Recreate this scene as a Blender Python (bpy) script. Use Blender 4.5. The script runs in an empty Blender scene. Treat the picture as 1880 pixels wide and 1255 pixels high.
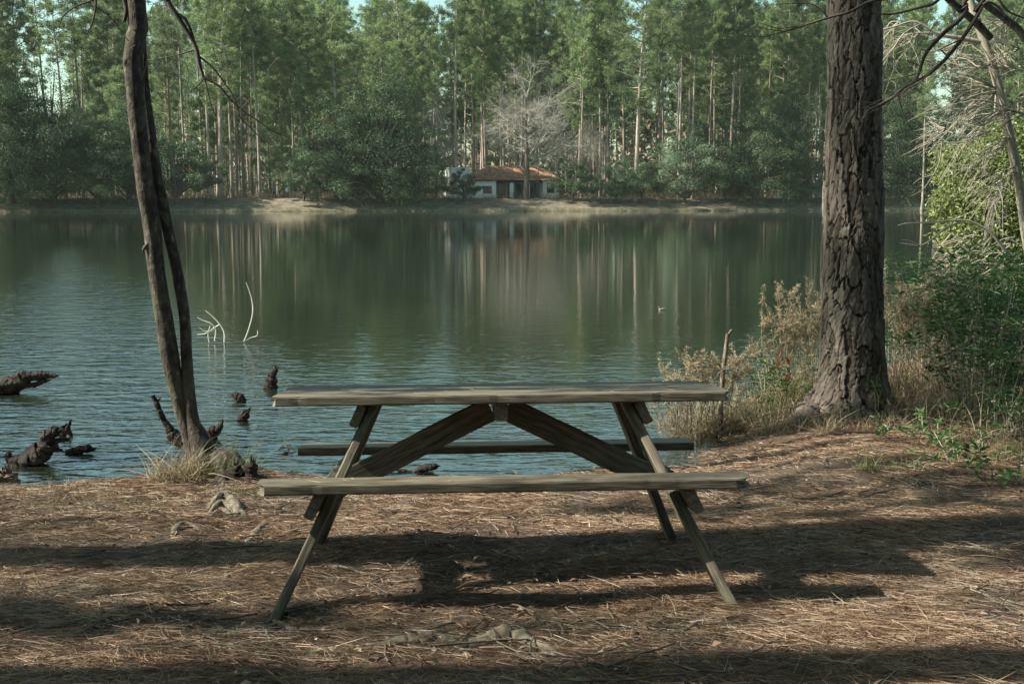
import bpy, math, random
import numpy as np
from mathutils import Matrix, Vector, Euler

# ------------------------------------------------------------------ camera, sky, sun, exposure
scene = bpy.context.scene
COL = scene.collection
PITCH, FPX, CAMZ = 0.1189, 2222.0, 1.6          # photograph: 1880 x 1255
cam_d = bpy.data.cameras.new('camera')
cam_d.sensor_width = 36.0
cam_d.lens = FPX / 1880.0 * 36.0
cam_d.clip_start, cam_d.clip_end = 0.05, 3000.0
cam = bpy.data.objects.new('camera', cam_d)
COL.objects.link(cam)
cam.location = (0, 0, CAMZ)
cam.rotation_euler = (math.pi / 2 - PITCH, 0, 0)
scene.camera = cam

SUN_EL, SUN_AZ = math.radians(41.0), math.radians(84.0)   # light travels towards +X
to_sun = Vector((-math.cos(SUN_EL) * math.sin(SUN_AZ), -math.cos(SUN_EL) * math.cos(SUN_AZ), math.sin(SUN_EL)))
world = bpy.data.worlds.new('World')
scene.world = world
world.use_nodes = True
wn = world.node_tree
bg = wn.nodes['Background']
sky_t = wn.nodes.new('ShaderNodeTexSky')
sky_t.sky_type = 'NISHITA'
sky_t.sun_disc = False
sky_t.sun_elevation = SUN_EL
sky_t.sun_rotation = math.atan2(to_sun.x, to_sun.y)
sky_t.air_density = 1.0
sky_t.dust_density = 1.5
tint = wn.nodes.new('ShaderNodeMixRGB')
tint.blend_type = 'MULTIPLY'
tint.inputs[0].default_value = 1.0
tint.inputs[2].default_value = (0.86, 1.0, 0.78, 1)
wn.links.new(sky_t.outputs[0], tint.inputs[1])
wn.links.new(tint.outputs[0], bg.inputs[0])
bg.inputs[1].default_value = 0.10

sun_d = bpy.data.lights.new('sun', 'SUN')
sun_d.energy = 5.0
sun_d.angle = math.radians(0.55)
sun_d.color = (1.0, 0.93, 0.80)
sun = bpy.data.objects.new('sun', sun_d)
COL.objects.link(sun)
sun.rotation_euler = (-to_sun).to_track_quat('-Z', 'Y').to_euler()
sun.location = (-30, 0, 40)

vs = scene.view_settings
vs.view_transform = 'Standard'
vs.look = 'None'
vs.exposure = 1.3
vs.gamma = 1.0
vs.use_curve_mapping = False
scene.cycles.use_denoising = True
scene.cycles.max_bounces = 8
scene.cycles.transparent_max_bounces = 8
scene.cycles.sample_clamp_indirect = 4.0

# ------------------------------------------------------------------ helpers
random.seed(7)
RNG = np.random.default_rng(7)


def at(px, py, Y):
    """point on the ray through a photograph pixel, at distance Y ahead"""
    x = (px - 940.0) / FPX
    v = -(py - 627.5) / FPX
    cp, sp = math.cos(PITCH), math.sin(PITCH)
    dy = cp + v * sp
    dz = -sp + v * cp
    t = Y / dy
    return np.array([x * t, Y, CAMZ + dz * t])


def hash2(ix, iy, s=0):
    n = (ix.astype(np.int64) * 374761393 + iy.astype(np.int64) * 668265263 + s * 974634777) & 0x7fffffff
    n = ((n ^ (n >> 13)) * 1274126177) & 0x7fffffff
    return ((n ^ (n >> 16)) & 0xffff) / 65535.0


def vnoise(x, y, s=0):
    x = np.asarray(x, float); y = np.asarray(y, float)
    ix, iy = np.floor(x), np.floor(y)
    fx, fy = x - ix, y - iy
    fx = fx * fx * (3 - 2 * fx); fy = fy * fy * (3 - 2 * fy)
    a, b = hash2(ix, iy, s), hash2(ix + 1, iy, s)
    c, d = hash2(ix, iy + 1, s), hash2(ix + 1, iy + 1, s)
    return (a * (1 - fx) + b * fx) * (1 - fy) + (c * (1 - fx) + d * fx) * fy


def fbm(x, y, s=0, o=4):
    v, a, t = 0.0, 1.0, 0.0
    for i in range(o):
        v = v + a * vnoise(np.asarray(x) * 2 ** i, np.asarray(y) * 2 ** i, s + i * 17)
        t += a; a *= 0.5
    return v / t


def sstep(a, b, x):
    t = np.clip((np.asarray(x, float) - a) / (b - a), 0, 1)
    return t * t * (3 - 2 * t)


WATER_Z = -0.27
SHX = np.array([-300, -30, -12, -8.5, -6, -5, -3.5, -2.9, -2.2, -1.5, -0.9, 0.0, 0.6, 1.1, 1.6, 2.2, 3.2, 4.5, 6, 8, 15, 40, 75, 300.])
SHY = np.array([40, 22, 14.5, 12, 7.7, 7.5, 7.62, 7.85, 8.35, 8.2, 8.05, 8.15, 8.5, 9.2, 10.2, 11.3, 12.2, 13.6, 17, 24, 45, 100, 190, 900.])


def near_shore(x):
    return np.interp(x, SHX, SHY) + 0.10 * (vnoise(np.asarray(x) * 2.3, np.zeros_like(np.asarray(x, float)), 5) - .5)


def far_shore(x):
    x = np.asarray(x, float)
    return 163 + 0.16 * x + 1.6 * (vnoise(x * 0.09, x * 0, 3) - .5) + 0.5 * (vnoise(x * 0.6, x * 0, 4) - .5)


PINE_XY = (2.72, 9.6)


def gz(x, y):
    """height of the terrain"""
    x = np.asarray(x, float); y = np.asarray(y, float)
    k = 1 - 0.66 * sstep(0.9, 2.6, x)
    yy = np.clip(y, 1.5, 40)
    land = np.where(yy < 5.065, -0.0904 * (yy - 5.065), -0.0904 * k * (np.minimum(yy, 10) - 5.065))
    land = land + 0.05 * (fbm(x * .9, y * .9, 11, 3) - .5) + 0.045 * (fbm(x * 4.2, y * 4.2, 21, 3) - .5)
    land = land + 0.10 * np.exp(-((x - PINE_XY[0]) ** 2 + (y - PINE_XY[1]) ** 2) / 0.30)
    land = land + 0.07 * np.exp(-((x + 1.93) ** 2 + (y - 7.8) ** 2) / 0.10)
    d = near_shore(x) - y
    t = sstep(-0.22, 0.38, d)
    z = np.where(d > -0.22, (-0.42) * (1 - t) + land * t, -0.42 - np.clip(-d - .22, 0, 12) * 0.12)
    df = y - far_shore(x)
    bank = WATER_Z - 0.3 + 0.55 * sstep(-0.4, 0.35, df) + 1.45 * sstep(-0.3, 8.0, df) + 0.02 * np.clip(df - 8, 0, 400) * .5
    bank = bank + 0.25 * (fbm(x * .15, y * .15, 31, 3) - .5) * sstep(0.5, 4, df)
    return np.where(df > -0.6, bank, z)


class Geo:
    """collects triangles / quads with a per-point random value"""
    def __init__(s):
        s.v, s.f3, s.f4, s.r, s.n = [], [], [], [], 0

    def add(s, v, f, r=0.5):
        v = np.asarray(v, float).reshape(-1, 3)
        f = np.asarray(f, np.int64)
        (s.f3 if f.shape[1] == 3 else s.f4).append(f + s.n)
        s.v.append(v)
        s.r.append(np.broadcast_to(np.asarray(r, float), (len(v),)))
        s.n += len(v)

    def mesh(s, name, m, smooth=True):
        me = bpy.data.meshes.new(name)
        V = np.concatenate(s.v)
        F3 = np.concatenate(s.f3) if s.f3 else np.zeros((0, 3), int)
        F4 = np.concatenate(s.f4) if s.f4 else np.zeros((0, 4), int)
        n3, n4 = len(F3), len(F4)
        me.vertices.add(len(V)); me.vertices.foreach_set('co', V.astype(np.float32).ravel())
        loops = np.concatenate([F3.ravel(), F4.ravel()]).astype(np.int32)
        me.loops.add(len(loops)); me.loops.foreach_set('vertex_index', loops)
        me.polygons.add(n3 + n4)
        st = np.concatenate([np.arange(n3) * 3, n3 * 3 + np.arange(n4) * 4]).astype(np.int32)
        me.polygons.foreach_set('loop_start', st)
        me.polygons.foreach_set('use_smooth', np.full(n3 + n4, smooth))
        a = me.attributes.new('rnd', 'FLOAT', 'POINT')
        a.data.foreach_set('value', np.concatenate(s.r).astype(np.float32))
        me.update(calc_edges=True)
        me.materials.append(m)
        return me

    def build(s, name, m, parent=None, smooth=True):
        o = bpy.data.objects.new(name, s.mesh(name, m, smooth))
        COL.objects.link(o)
        o.parent = parent
        return o


def tag(o, label=None, cat=None, group=None, kind=None):
    if label: o['label'] = label
    if cat: o['category'] = cat
    if group: o['group'] = group
    if kind: o['kind'] = kind
    return o


def empty(name, loc=(0, 0, 0), rz=0):
    o = bpy.data.objects.new(name, None)
    COL.objects.link(o)
    o.empty_display_size = 0.2
    o.location = loc
    o.rotation_euler = (0, 0, rz)
    return o


def copy_tree(o, parent=None):
    c = o.copy(); COL.objects.link(c)
    if parent: c.parent = parent
    for ch in o.children:
        copy_tree(ch, c)
    return c


def unit(v):
    v = np.asarray(v, float)
    return v / (np.linalg.norm(v, axis=-1, keepdims=True) + 1e-12)


def rand_dirs(n, rng):
    return unit(rng.normal(size=(n, 3)))


def smooth_path(pts, n):
    """Catmull-Rom through the points (any number of columns)"""
    p = np.asarray(pts, float)
    p = np.vstack([2 * p[0] - p[1], p, 2 * p[-1] - p[-2]])
    m = len(p) - 3
    t = np.linspace(0, m - 1e-6, n)
    i = np.floor(t).astype(int); u = (t - i)[:, None]
    a, b, c, d = p[i], p[i + 1], p[i + 2], p[i + 3]
    return 0.5 * ((2 * b) + (c - a) * u + (2 * a - 5 * b + 4 * c - d) * u * u + (3 * b - a - 3 * c + d) * u ** 3)


def tube(g, path, rad, sides=6, cap=True, r=0.5, rough=0.0, seed=0, rough_scale=6.0):
    p = np.asarray(path, float); n = len(p)
    rad = np.broadcast_to(np.asarray(rad, float), (n,))
    t = unit(np.gradient(p, axis=0))
    ref = np.array([0.0, 0.0, 1.0]) if abs(t[0, 2]) < 0.8 else np.array([1.0, 0.0, 0.0])
    m = np.zeros((n, 3))
    u = ref
    for i in range(n):
        u = u - t[i] * (u @ t[i]); u = u / (np.linalg.norm(u) + 1e-9); m[i] = u
    b = np.cross(t, m)
    a = np.linspace(0, 2 * np.pi, sides, endpoint=False)
    rr = np.repeat(rad[:, None], sides, 1)
    if rough:
        s = np.concatenate([[0], np.cumsum(np.linalg.norm(np.diff(p, axis=0), axis=1))])
        circ = rough_scale * rad.mean()
        nx = np.cos(a)[None, :] * 2.0 + s[:, None] * rough_scale * .6
        ny = np.sin(a)[None, :] * 2.0 + s[:, None] * rough_scale * .23
        rr = rr * (1 + rough * (fbm(nx + 31, ny + seed * 3.7, seed, 4) - .5) * 2)
    V = p[:, None, :] + rr[..., None] * (m[:, None, :] * np.cos(a)[None, :, None] + b[:, None, :] * np.sin(a)[None, :, None])
    V = V.reshape(-1, 3)
    i = np.arange(n - 1)[:, None] * sides; j = np.arange(sides)[None, :]; k = (j + 1) % sides
    F = np.stack([i + j, i + k, i + sides + k, i + sides + j], -1).reshape(-1, 4)
    g.add(V, F, r)
    if cap:
        for e, base in ((0, 0), (n - 1, (n - 1) * sides)):
            if rad[e] > 0.004:
                ring = V[base:base + sides]
                c = ring.mean(0)
                vv = np.vstack([ring, c[None]])
                ff = np.array([[q, (q + 1) % sides, sides] for q in range(sides)])
                if e == 0: ff = ff[:, ::-1]
                g.add(vv, ff, r)


def leaves(g, c, d, nrm, L, W, r, fold=0.15, quad=True):
    """diamond leaves: base c, direction d, normal nrm"""
    n = len(c)
    d = unit(d); s = unit(np.cross(d, nrm)); nn = np.cross(s, d)
    L = np.broadcast_to(L, (n,))[:, None]; W = np.broadcast_to(W, (n,))[:, None]
    v0 = c; v2 = c + d * L
    mid = c + d * L * .45 + nn * W * fold
    v1 = mid + s * W * .5; v3 = mid - s * W * .5
    V = np.stack([v0, v1, v2, v3], 1).reshape(-1, 3)
    F = (np.arange(n) * 4)[:, None] + np.arange(4)[None, :]
    g.add(V, F, np.repeat(np.broadcast_to(r, (n,)), 4))


def spikes(g, c, d, L, W, r, rng):
    """thin triangles"""
    n = len(c)
    d = unit(d); s = unit(np.cross(d, rand_dirs(n, rng)))
    L = np.broadcast_to(L, (n,))[:, None]; W = np.broadcast_to(W, (n,))[:, None]
    V = np.stack([c - s * W * .5, c + s * W * .5, c + d * L], 1).reshape(-1, 3)
    F = (np.arange(n) * 3)[:, None] + np.arange(3)[None, :]
    g.add(V, F, np.repeat(np.broadcast_to(r, (n,)), 3))


def blades(g, base, d, L, W, bend, r, rng, seg=3):
    """grass blades / needles: bent strips. bend moves the tip sideways along bend vector"""
    n = len(base)
    d = unit(d); s = unit(np.cross(d, rand_dirs(n, rng)))
    L = np.broadcast_to(L, (n,)); W = np.broadcast_to(W, (n,))
    vs_, k = [], seg + 1
    for i in range(k):
        t = i / seg
        p = base + d * (L * t)[:, None] + bend * (t * t)
        w = (W * (1 - .85 * t ** 1.5))[:, None] * .5
        vs_ += [p - s * w, p + s * w]
    V = np.stack(vs_, 1).reshape(-1, 3)
    F = []
    for i in range(seg):
        F.append(np.array([2 * i, 2 * i + 1, 2 * i + 3, 2 * i + 2]))
    F = ((np.arange(n) * 2 * k)[:, None, None] + np.array(F)[None]).reshape(-1, 4)
    g.add(V, F, np.repeat(np.broadcast_to(r, (n,)), 2 * k))


# ------------------------------------------------------------------ materials
def new_mat(name):
    m = bpy.data.materials.new(name); m.use_nodes = True
    nt = m.node_tree
    b = nt.nodes['Principled BSDF']
    return m, nt, b


def nd(nt, typ, ins=None, **props):
    n = nt.nodes.new(typ)
    for k, v in props.items(): setattr(n, k, v)
    for k, v in (ins or {}).items():
        if hasattr(v, 'is_output'): nt.links.new(v, n.inputs[k])
        else: n.inputs[k].default_value = v
    return n


def ramp(nt, fac, stops):
    n = nt.nodes.new('ShaderNodeValToRGB')
    nt.links.new(fac, n.inputs[0])
    e = n.color_ramp.elements
    while len(e) > 1: e.remove(e[-1])
    e[0].position = stops[0][0]; e[0].color = (*stops[0][1], 1)
    for p, c in stops[1:]:
        x = e.new(p); x.color = (*c, 1)
    return n.outputs[0]


def objcoord(nt, scale=(1, 1, 1), kind='Object'):
    tc = nt.nodes.new('ShaderNodeTexCoord')
    mp = nd(nt, 'ShaderNodeMapping', {'Vector': tc.outputs[kind], 'Scale': scale})
    return mp.outputs[0]


def bump(nt, h, strength, dist, b, nrm='Normal'):
    n = nd(nt, 'ShaderNodeBump', {'Height': h, 'Strength': strength, 'Distance': dist})
    nt.links.new(n.outputs[0], b.inputs['Normal'])
    return n


def leaf_mat(name, stops, trans=0.3, rough=0.5, objvar=0.25, spec=0.3):
    m, nt, b = new_mat(name)
    at_ = nd(nt, 'ShaderNodeAttribute', attribute_name='rnd')
    oi = nt.nodes.new('ShaderNodeObjectInfo')
    col = ramp(nt, at_.outputs['Fac'], stops)
    vr = nd(nt, 'ShaderNodeMapRange', {0: oi.outputs['Random'], 3: 1 - objvar, 4: 1 + objvar})
    hs = nd(nt, 'ShaderNodeHueSaturation', {'Value': vr.outputs[0], 'Color': col})
    nt.links.new(hs.outputs[0], b.inputs['Base Color'])
    b.inputs['Roughness'].default_value = rough
    b.inputs['Specular IOR Level'].default_value = spec
    tr = nd(nt, 'ShaderNodeBsdfTranslucent', {'Color': hs.outputs[0]})
    mx = nd(nt, 'ShaderNodeMixShader', {0: trans, 1: b.outputs[0], 2: tr.outputs[0]})
    nt.links.new(mx.outputs[0], nt.nodes['Material Output'].inputs[0])
    return m


def noisy_mat(name, stops, scale=(1, 1, 1), nscale=5.0, detail=8, rough=0.8, bmp=0.4, bdist=0.02, kind='Object', spec=0.25, objvar=0.0, patch=None):
    m, nt, b = new_mat(name)
    co = objcoord(nt, scale, kind)
    n1 = nd(nt, 'ShaderNodeTexNoise', {'Vector': co, 'Scale': nscale, 'Detail': detail, 'Roughness': .62})
    col = ramp(nt, n1.outputs[0], stops)
    if patch:
        n2 = nd(nt, 'ShaderNodeTexNoise', {'Vector': objcoord(nt, (1, 1, 1), kind), 'Scale': patch[0], 'Detail': 4})
        f = ramp(nt, n2.outputs[0], [(patch[1], (0, 0, 0)), (patch[2], (1, 1, 1))])
        mx = nd(nt, 'ShaderNodeMixRGB', {0: f, 1: col, 2: (*patch[3], 1)})
        col = mx.outputs[0]
    if objvar:
        oi = nt.nodes.new('ShaderNodeObjectInfo')
        vr = nd(nt, 'ShaderNodeMapRange', {0: oi.outputs['Random'], 3: 1 - objvar, 4: 1 + objvar})
        hs = nd(nt, 'ShaderNodeHueSaturation', {'Value': vr.outputs[0], 'Color': col})
        col = hs.outputs[0]
    nt.links.new(col, b.inputs['Base Color'])
    b.inputs['Roughness'].default_value = rough
    b.inputs['Specular IOR Level'].default_value = spec
    if bmp: bump(nt, n1.outputs[0], bmp, bdist, b)
    return m


def wood_mat(name, c0, c1, c2, algae):
    m, nt, b = new_mat(name)
    oi = nt.nodes.new('ShaderNodeObjectInfo')
    tc = nt.nodes.new('ShaderNodeTexCoord')
    off = nd(nt, 'ShaderNodeVectorMath', {0: tc.outputs['Object'], 1: (0, 0, 0)}, operation='ADD')
    rv = nd(nt, 'ShaderNodeCombineXYZ', {0: oi.outputs['Random'], 1: oi.outputs['Random'], 2: oi.outputs['Random']})
    sc = nd(nt, 'ShaderNodeVectorMath', {0: rv.outputs[0], 1: (13, 7, 5)}, operation='MULTIPLY')
    nt.links.new(sc.outputs[0], off.inputs[1])
    mp = nd(nt, 'ShaderNodeMapping', {'Vector': off.outputs[0], 'Scale': (1.8, 52, 52)})
    warp = nd(nt, 'ShaderNodeTexNoise', {'Vector': off.outputs[0], 'Scale': 2.2, 'Detail': 2})
    wv = nd(nt, 'ShaderNodeVectorMath', {0: warp.outputs['Color'], 1: (0.5, 4.5, 4.5)}, operation='MULTIPLY')
    ad = nd(nt, 'ShaderNodeVectorMath', {0: mp.outputs[0], 1: wv.outputs[0]}, operation='ADD')
    g1 = nd(nt, 'ShaderNodeTexNoise', {'Vector': ad.outputs[0], 'Scale': 1.0, 'Detail': 6, 'Roughness': .65})
    fine = nd(nt, 'ShaderNodeMapping', {'Vector': off.outputs[0], 'Scale': (9, 260, 260)})
    g2 = nd(nt, 'ShaderNodeTexNoise', {'Vector': fine.outputs[0], 'Scale': 1.0, 'Detail': 3})
    mixh = nd(nt, 'ShaderNodeMixRGB', {0: .5, 1: g1.outputs[0], 2: g2.outputs[0]})
    col = ramp(nt, mixh.outputs[0], [(.36, c0), (.50, c1), (.64, c2)])
    km = nd(nt, 'ShaderNodeMapping', {'Vector': off.outputs[0], 'Scale': (3.2, 8.5, 8.5)})
    kv = nd(nt, 'ShaderNodeTexVoronoi', {'Vector': km.outputs[0], 'Scale': 1.0})
    kf = ramp(nt, kv.outputs['Distance'], [(.05, (.3, .27, .25)), (.12, (1, 1, 1))])
    kx = nd(nt, 'ShaderNodeMixRGB', {0: 1.0, 1: col, 2: kf}, blend_type='MULTIPLY')
    col = kx.outputs[0]
    pat = nd(nt, 'ShaderNodeTexNoise', {'Vector': off.outputs[0], 'Scale': 3.2, 'Detail': 5})
    pf = ramp(nt, pat.outputs[0], [(.45, (0, 0, 0)), (.72, (.75, .75, .75))])
    mx = nd(nt, 'ShaderNodeMixRGB', {0: pf, 1: col, 2: (*algae, 1)})
    nt.links.new(mx.outputs[0], b.inputs['Base Color'])
    b.inputs['Roughness'].default_value = .72
    b.inputs['Specular IOR Level'].default_value = .3
    bump(nt, mixh.outputs[0], .55, .004, b)
    return m


M = {}
M['wood'] = wood_mat('weathered_wood', (.035, .030, .024), (.125, .108, .080), (.27, .24, .18), (.085, .088, .052))
M['needle_litter'] = leaf_mat('pine_straw', [(0, (.045, .028, .021)), (.3, (.145, .085, .052)), (.6, (.28, .18, .115)), (.85, (.46, .36, .25)), (1, (.40, .36, .29))], .1, .5, 0)
M['dead_leaf'] = leaf_mat('dead_leaf', [(0, (.09, .05, .032)), (.4, (.19, .12, .075)), (.8, (.30, .22, .15)), (1, (.40, .34, .27))], .2, .6, 0)
M['pine_needles'] = leaf_mat('pine_foliage', [(0, (.062, .115, .052)), (.5, (.16, .23, .098)), (1, (.255, .325, .14))], .5, .5, .28)
M['dark_leaf'] = leaf_mat('evergreen_foliage', [(0, (.022, .05, .024)), (.5, (.05, .095, .042)), (1, (.115, .165, .07))], .3, .5, .2, .25)
M['grey_leaf'] = leaf_mat('soft_green_foliage', [(0, (.06, .10, .06)), (.5, (.11, .165, .095)), (1, (.18, .24, .14))], .3, .5, .15)
M['lime_leaf'] = leaf_mat('bright_leaf', [(0, (.07, .11, .03)), (.5, (.17, .22, .07)), (1, (.33, .36, .14))], .45, .4, .1, .4)
M['shrub_leaf'] = leaf_mat('shrub_leaf', [(0, (.03, .075, .02)), (.6, (.06, .14, .035)), (1, (.12, .22, .06))], .35, .4, .15, .4)
M['dry_grass'] = leaf_mat('dry_grass', [(0, (.15, .115, .07)), (.5, (.28, .225, .145)), (1, (.44, .38, .26))], .3, .6, .12)
M['green_grass'] = leaf_mat('green_grass', [(0, (.10, .11, .04)), (.5, (.14, .19, .06)), (1, (.30, .29, .13))], .35, .5, .1)
M['seed_head'] = leaf_mat('seed_head', [(0, (.17, .135, .09)), (.5, (.31, .26, .175)), (1, (.48, .43, .31))], .35, .7, .1)
M['red_leaf'] = leaf_mat('red_leaf', [(0, (.30, .07, .02)), (1, (.50, .17, .05))], .4, .5, 0)
M['bark_pine_far'] = noisy_mat('far_pine_bark', [(.3, (.16, .13, .105)), (.55, (.29, .245, .20)), (.75, (.44, .385, .325))], (1, 1, .25), 6, 5, .9, .5, .05, objvar=.4)
M['bark_dark'] = noisy_mat('dark_bark', [(.3, (.05, .04, .033)), (.7, (.13, .105, .085))], (1, 1, .3), 9, 5, .9, .4, .02, objvar=.2)
M['bark_grey'] = noisy_mat('grey_bark', [(.3, (.16, .14, .12)), (.55, (.27, .25, .21)), (.75, (.38, .36, .30))], (1, 1, .3), 9, 6, .85, .4, .02, objvar=.15)
M['twig_pale'] = noisy_mat('pale_twig', [(.3, (.17, .155, .125)), (.7, (.36, .34, .27))], (1, 1, 1), 6, 4, .8, 0)
M['twig_far'] = noisy_mat('grey_far_twig', [(.3, (.21, .20, .17)), (.7, (.35, .335, .285))], (1, 1, 1), 6, 4, .8, 0)
M['twig_dark'] = noisy_mat('dark_twig', [(.3, (.035, .03, .026)), (.7, (.09, .075, .06))], (1, 1, 1), 9, 4, .85, 0)
M['bark_stem'] = noisy_mat('smooth_stem_bark', [(.28, (.018, .015, .013)), (.5, (.052, .044, .037)), (.62, (.10, .088, .072)), (.72, (.22, .21, .17))], (1, 1, .6), 26, 12, .9, 1.0, .02, patch=(4.5, .52, .72, (.10, .10, .065)))
M['root'] = noisy_mat('root_wood', [(.3, (.05, .04, .03)), (.5, (.13, .105, .08)), (.72, (.25, .215, .165))], (1, 1, 1), 22, 12, .9, 1.0, .015)
M['root_pale'] = noisy_mat('worn_root_wood', [(.3, (.05, .04, .03)), (.5, (.15, .128, .095)), (.72, (.29, .265, .205))], (1, 1, 1), 20, 12, .88, 1.0, .015, patch=(5, .55, .7, (.24, .26, .18)))
M['wet_wood'] = noisy_mat('wet_driftwood', [(.3, (.008, .006, .006)), (.55, (.026, .020, .017)), (.78, (.075, .058, .048))], (1, 1, 1), 24, 12, .7, 1.0, .03, spec=.2)
M['bleached'] = noisy_mat('bleached_twig', [(.3, (.42, .40, .34)), (.7, (.66, .64, .56))], (1, 1, 1), 8, 4, .8, 0)
M['white_wall'] = noisy_mat('white_plaster', [(.3, (.66, .68, .66)), (.7, (.80, .82, .80))], (1, 1, 1), 1.5, 5, .8, .1, .01)
M['roof_tile'] = noisy_mat('terracotta_tile', [(.3, (.12, .07, .05)), (.5, (.28, .165, .11)), (.7, (.42, .29, .195))], (1, 1, 1), 1.6, 10, .9, .3, .02)
M['dark_wood'] = noisy_mat('dark_timber', [(.3, (.03, .024, .02)), (.7, (.07, .055, .045))], (1, 1, 1), 6, 4, .8, .2, .01)
M['glass'] = noisy_mat('dark_glass', [(.3, (.02, .025, .03)), (.7, (.04, .045, .05))], (1, 1, 1), 1, 2, .08, 0, spec=.6)


def flat_mat(name, c, rough=.7, spec=.3):
    return noisy_mat(name, [(.3, tuple(x * .85 for x in c)), (.7, tuple(min(1, x * 1.15) for x in c))], (1, 1, 1), 12, 3, rough, 0, spec=spec)


# ground: pine litter, bare earth, damp shore
def ground_mat():
    m, nt, b = new_mat('forest_floor')
    tc = nt.nodes.new('ShaderNodeTexCoord')
    P = tc.outputs['Object']
    n1 = nd(nt, 'ShaderNodeTexNoise', {'Vector': P, 'Scale': 55.0, 'Detail': 6, 'Roughness': .7})
    mp = nd(nt, 'ShaderNodeMapping', {'Vector': P, 'Scale': (22, 75, 30), 'Rotation': (0, 0, .25)})
    n2 = nd(nt, 'ShaderNodeTexNoise', {'Vector': mp.outputs[0], 'Scale': 1.0, 'Detail': 6, 'Roughness': .65, 'Distortion': .8})
    mx = nd(nt, 'ShaderNodeMixRGB', {0: .5, 1: n1.outputs[0], 2: n2.outputs[0]})
    litter = ramp(nt, mx.outputs[0], [(.34, (.02, .014, .011)), (.48, (.06, .040, .028)), (.58, (.125, .083, .055)), (.7, (.25, .19, .13))])
    n3 = nd(nt, 'ShaderNodeTexNoise', {'Vector': P, 'Scale': 1.1, 'Detail': 6})
    earth = ramp(nt, n1.outputs[0], [(.3, (.035, .03, .024)), (.7, (.11, .095, .075))])
    f3 = ramp(nt, n3.outputs[0], [(.42, (0, 0, 0)), (.62, (.75, .75, .75))])
    c1 = nd(nt, 'ShaderNodeMixRGB', {0: f3, 1: litter, 2: earth})
    # far bank: greyish-brown turf and sand, forest floor behind it
    nf = nd(nt, 'ShaderNodeTexNoise', {'Vector': P, 'Scale': .9, 'Detail': 8, 'Roughness': .7})
    bankc = ramp(nt, nf.outputs[0], [(.3, (.07, .06, .045)), (.5, (.14, .122, .09)), (.7, (.235, .205, .155))])
    sp = nd(nt, 'ShaderNodeSeparateXYZ', {0: P})
    far = nd(nt, 'ShaderNodeMapRange', {0: sp.outputs[1], 1: 60.0, 2: 90.0})
    c2 = nd(nt, 'ShaderNodeMixRGB', {0: far.outputs[0], 1: c1.outputs[0], 2: bankc})
    # damp strip at the waterline (wet mud keeps its dark colour in any light)
    wetf = nd(nt, 'ShaderNodeMapRange', {0: sp.outputs[2], 1: WATER_Z - .02, 2: WATER_Z + .07, 3: 1.0, 4: 0.0})
    c3 = nd(nt, 'ShaderNodeMixRGB', {0: wetf.outputs[0], 1: c2.outputs[0], 2: (.035, .028, .02, 1)})
    nt.links.new(c3.outputs[0], b.inputs['Base Color'])
    b.inputs['Roughness'].default_value = .9
    b.inputs['Specular IOR Level'].default_value = .15
    bump(nt, mx.outputs[0], .7, .02, b)
    return m


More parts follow.
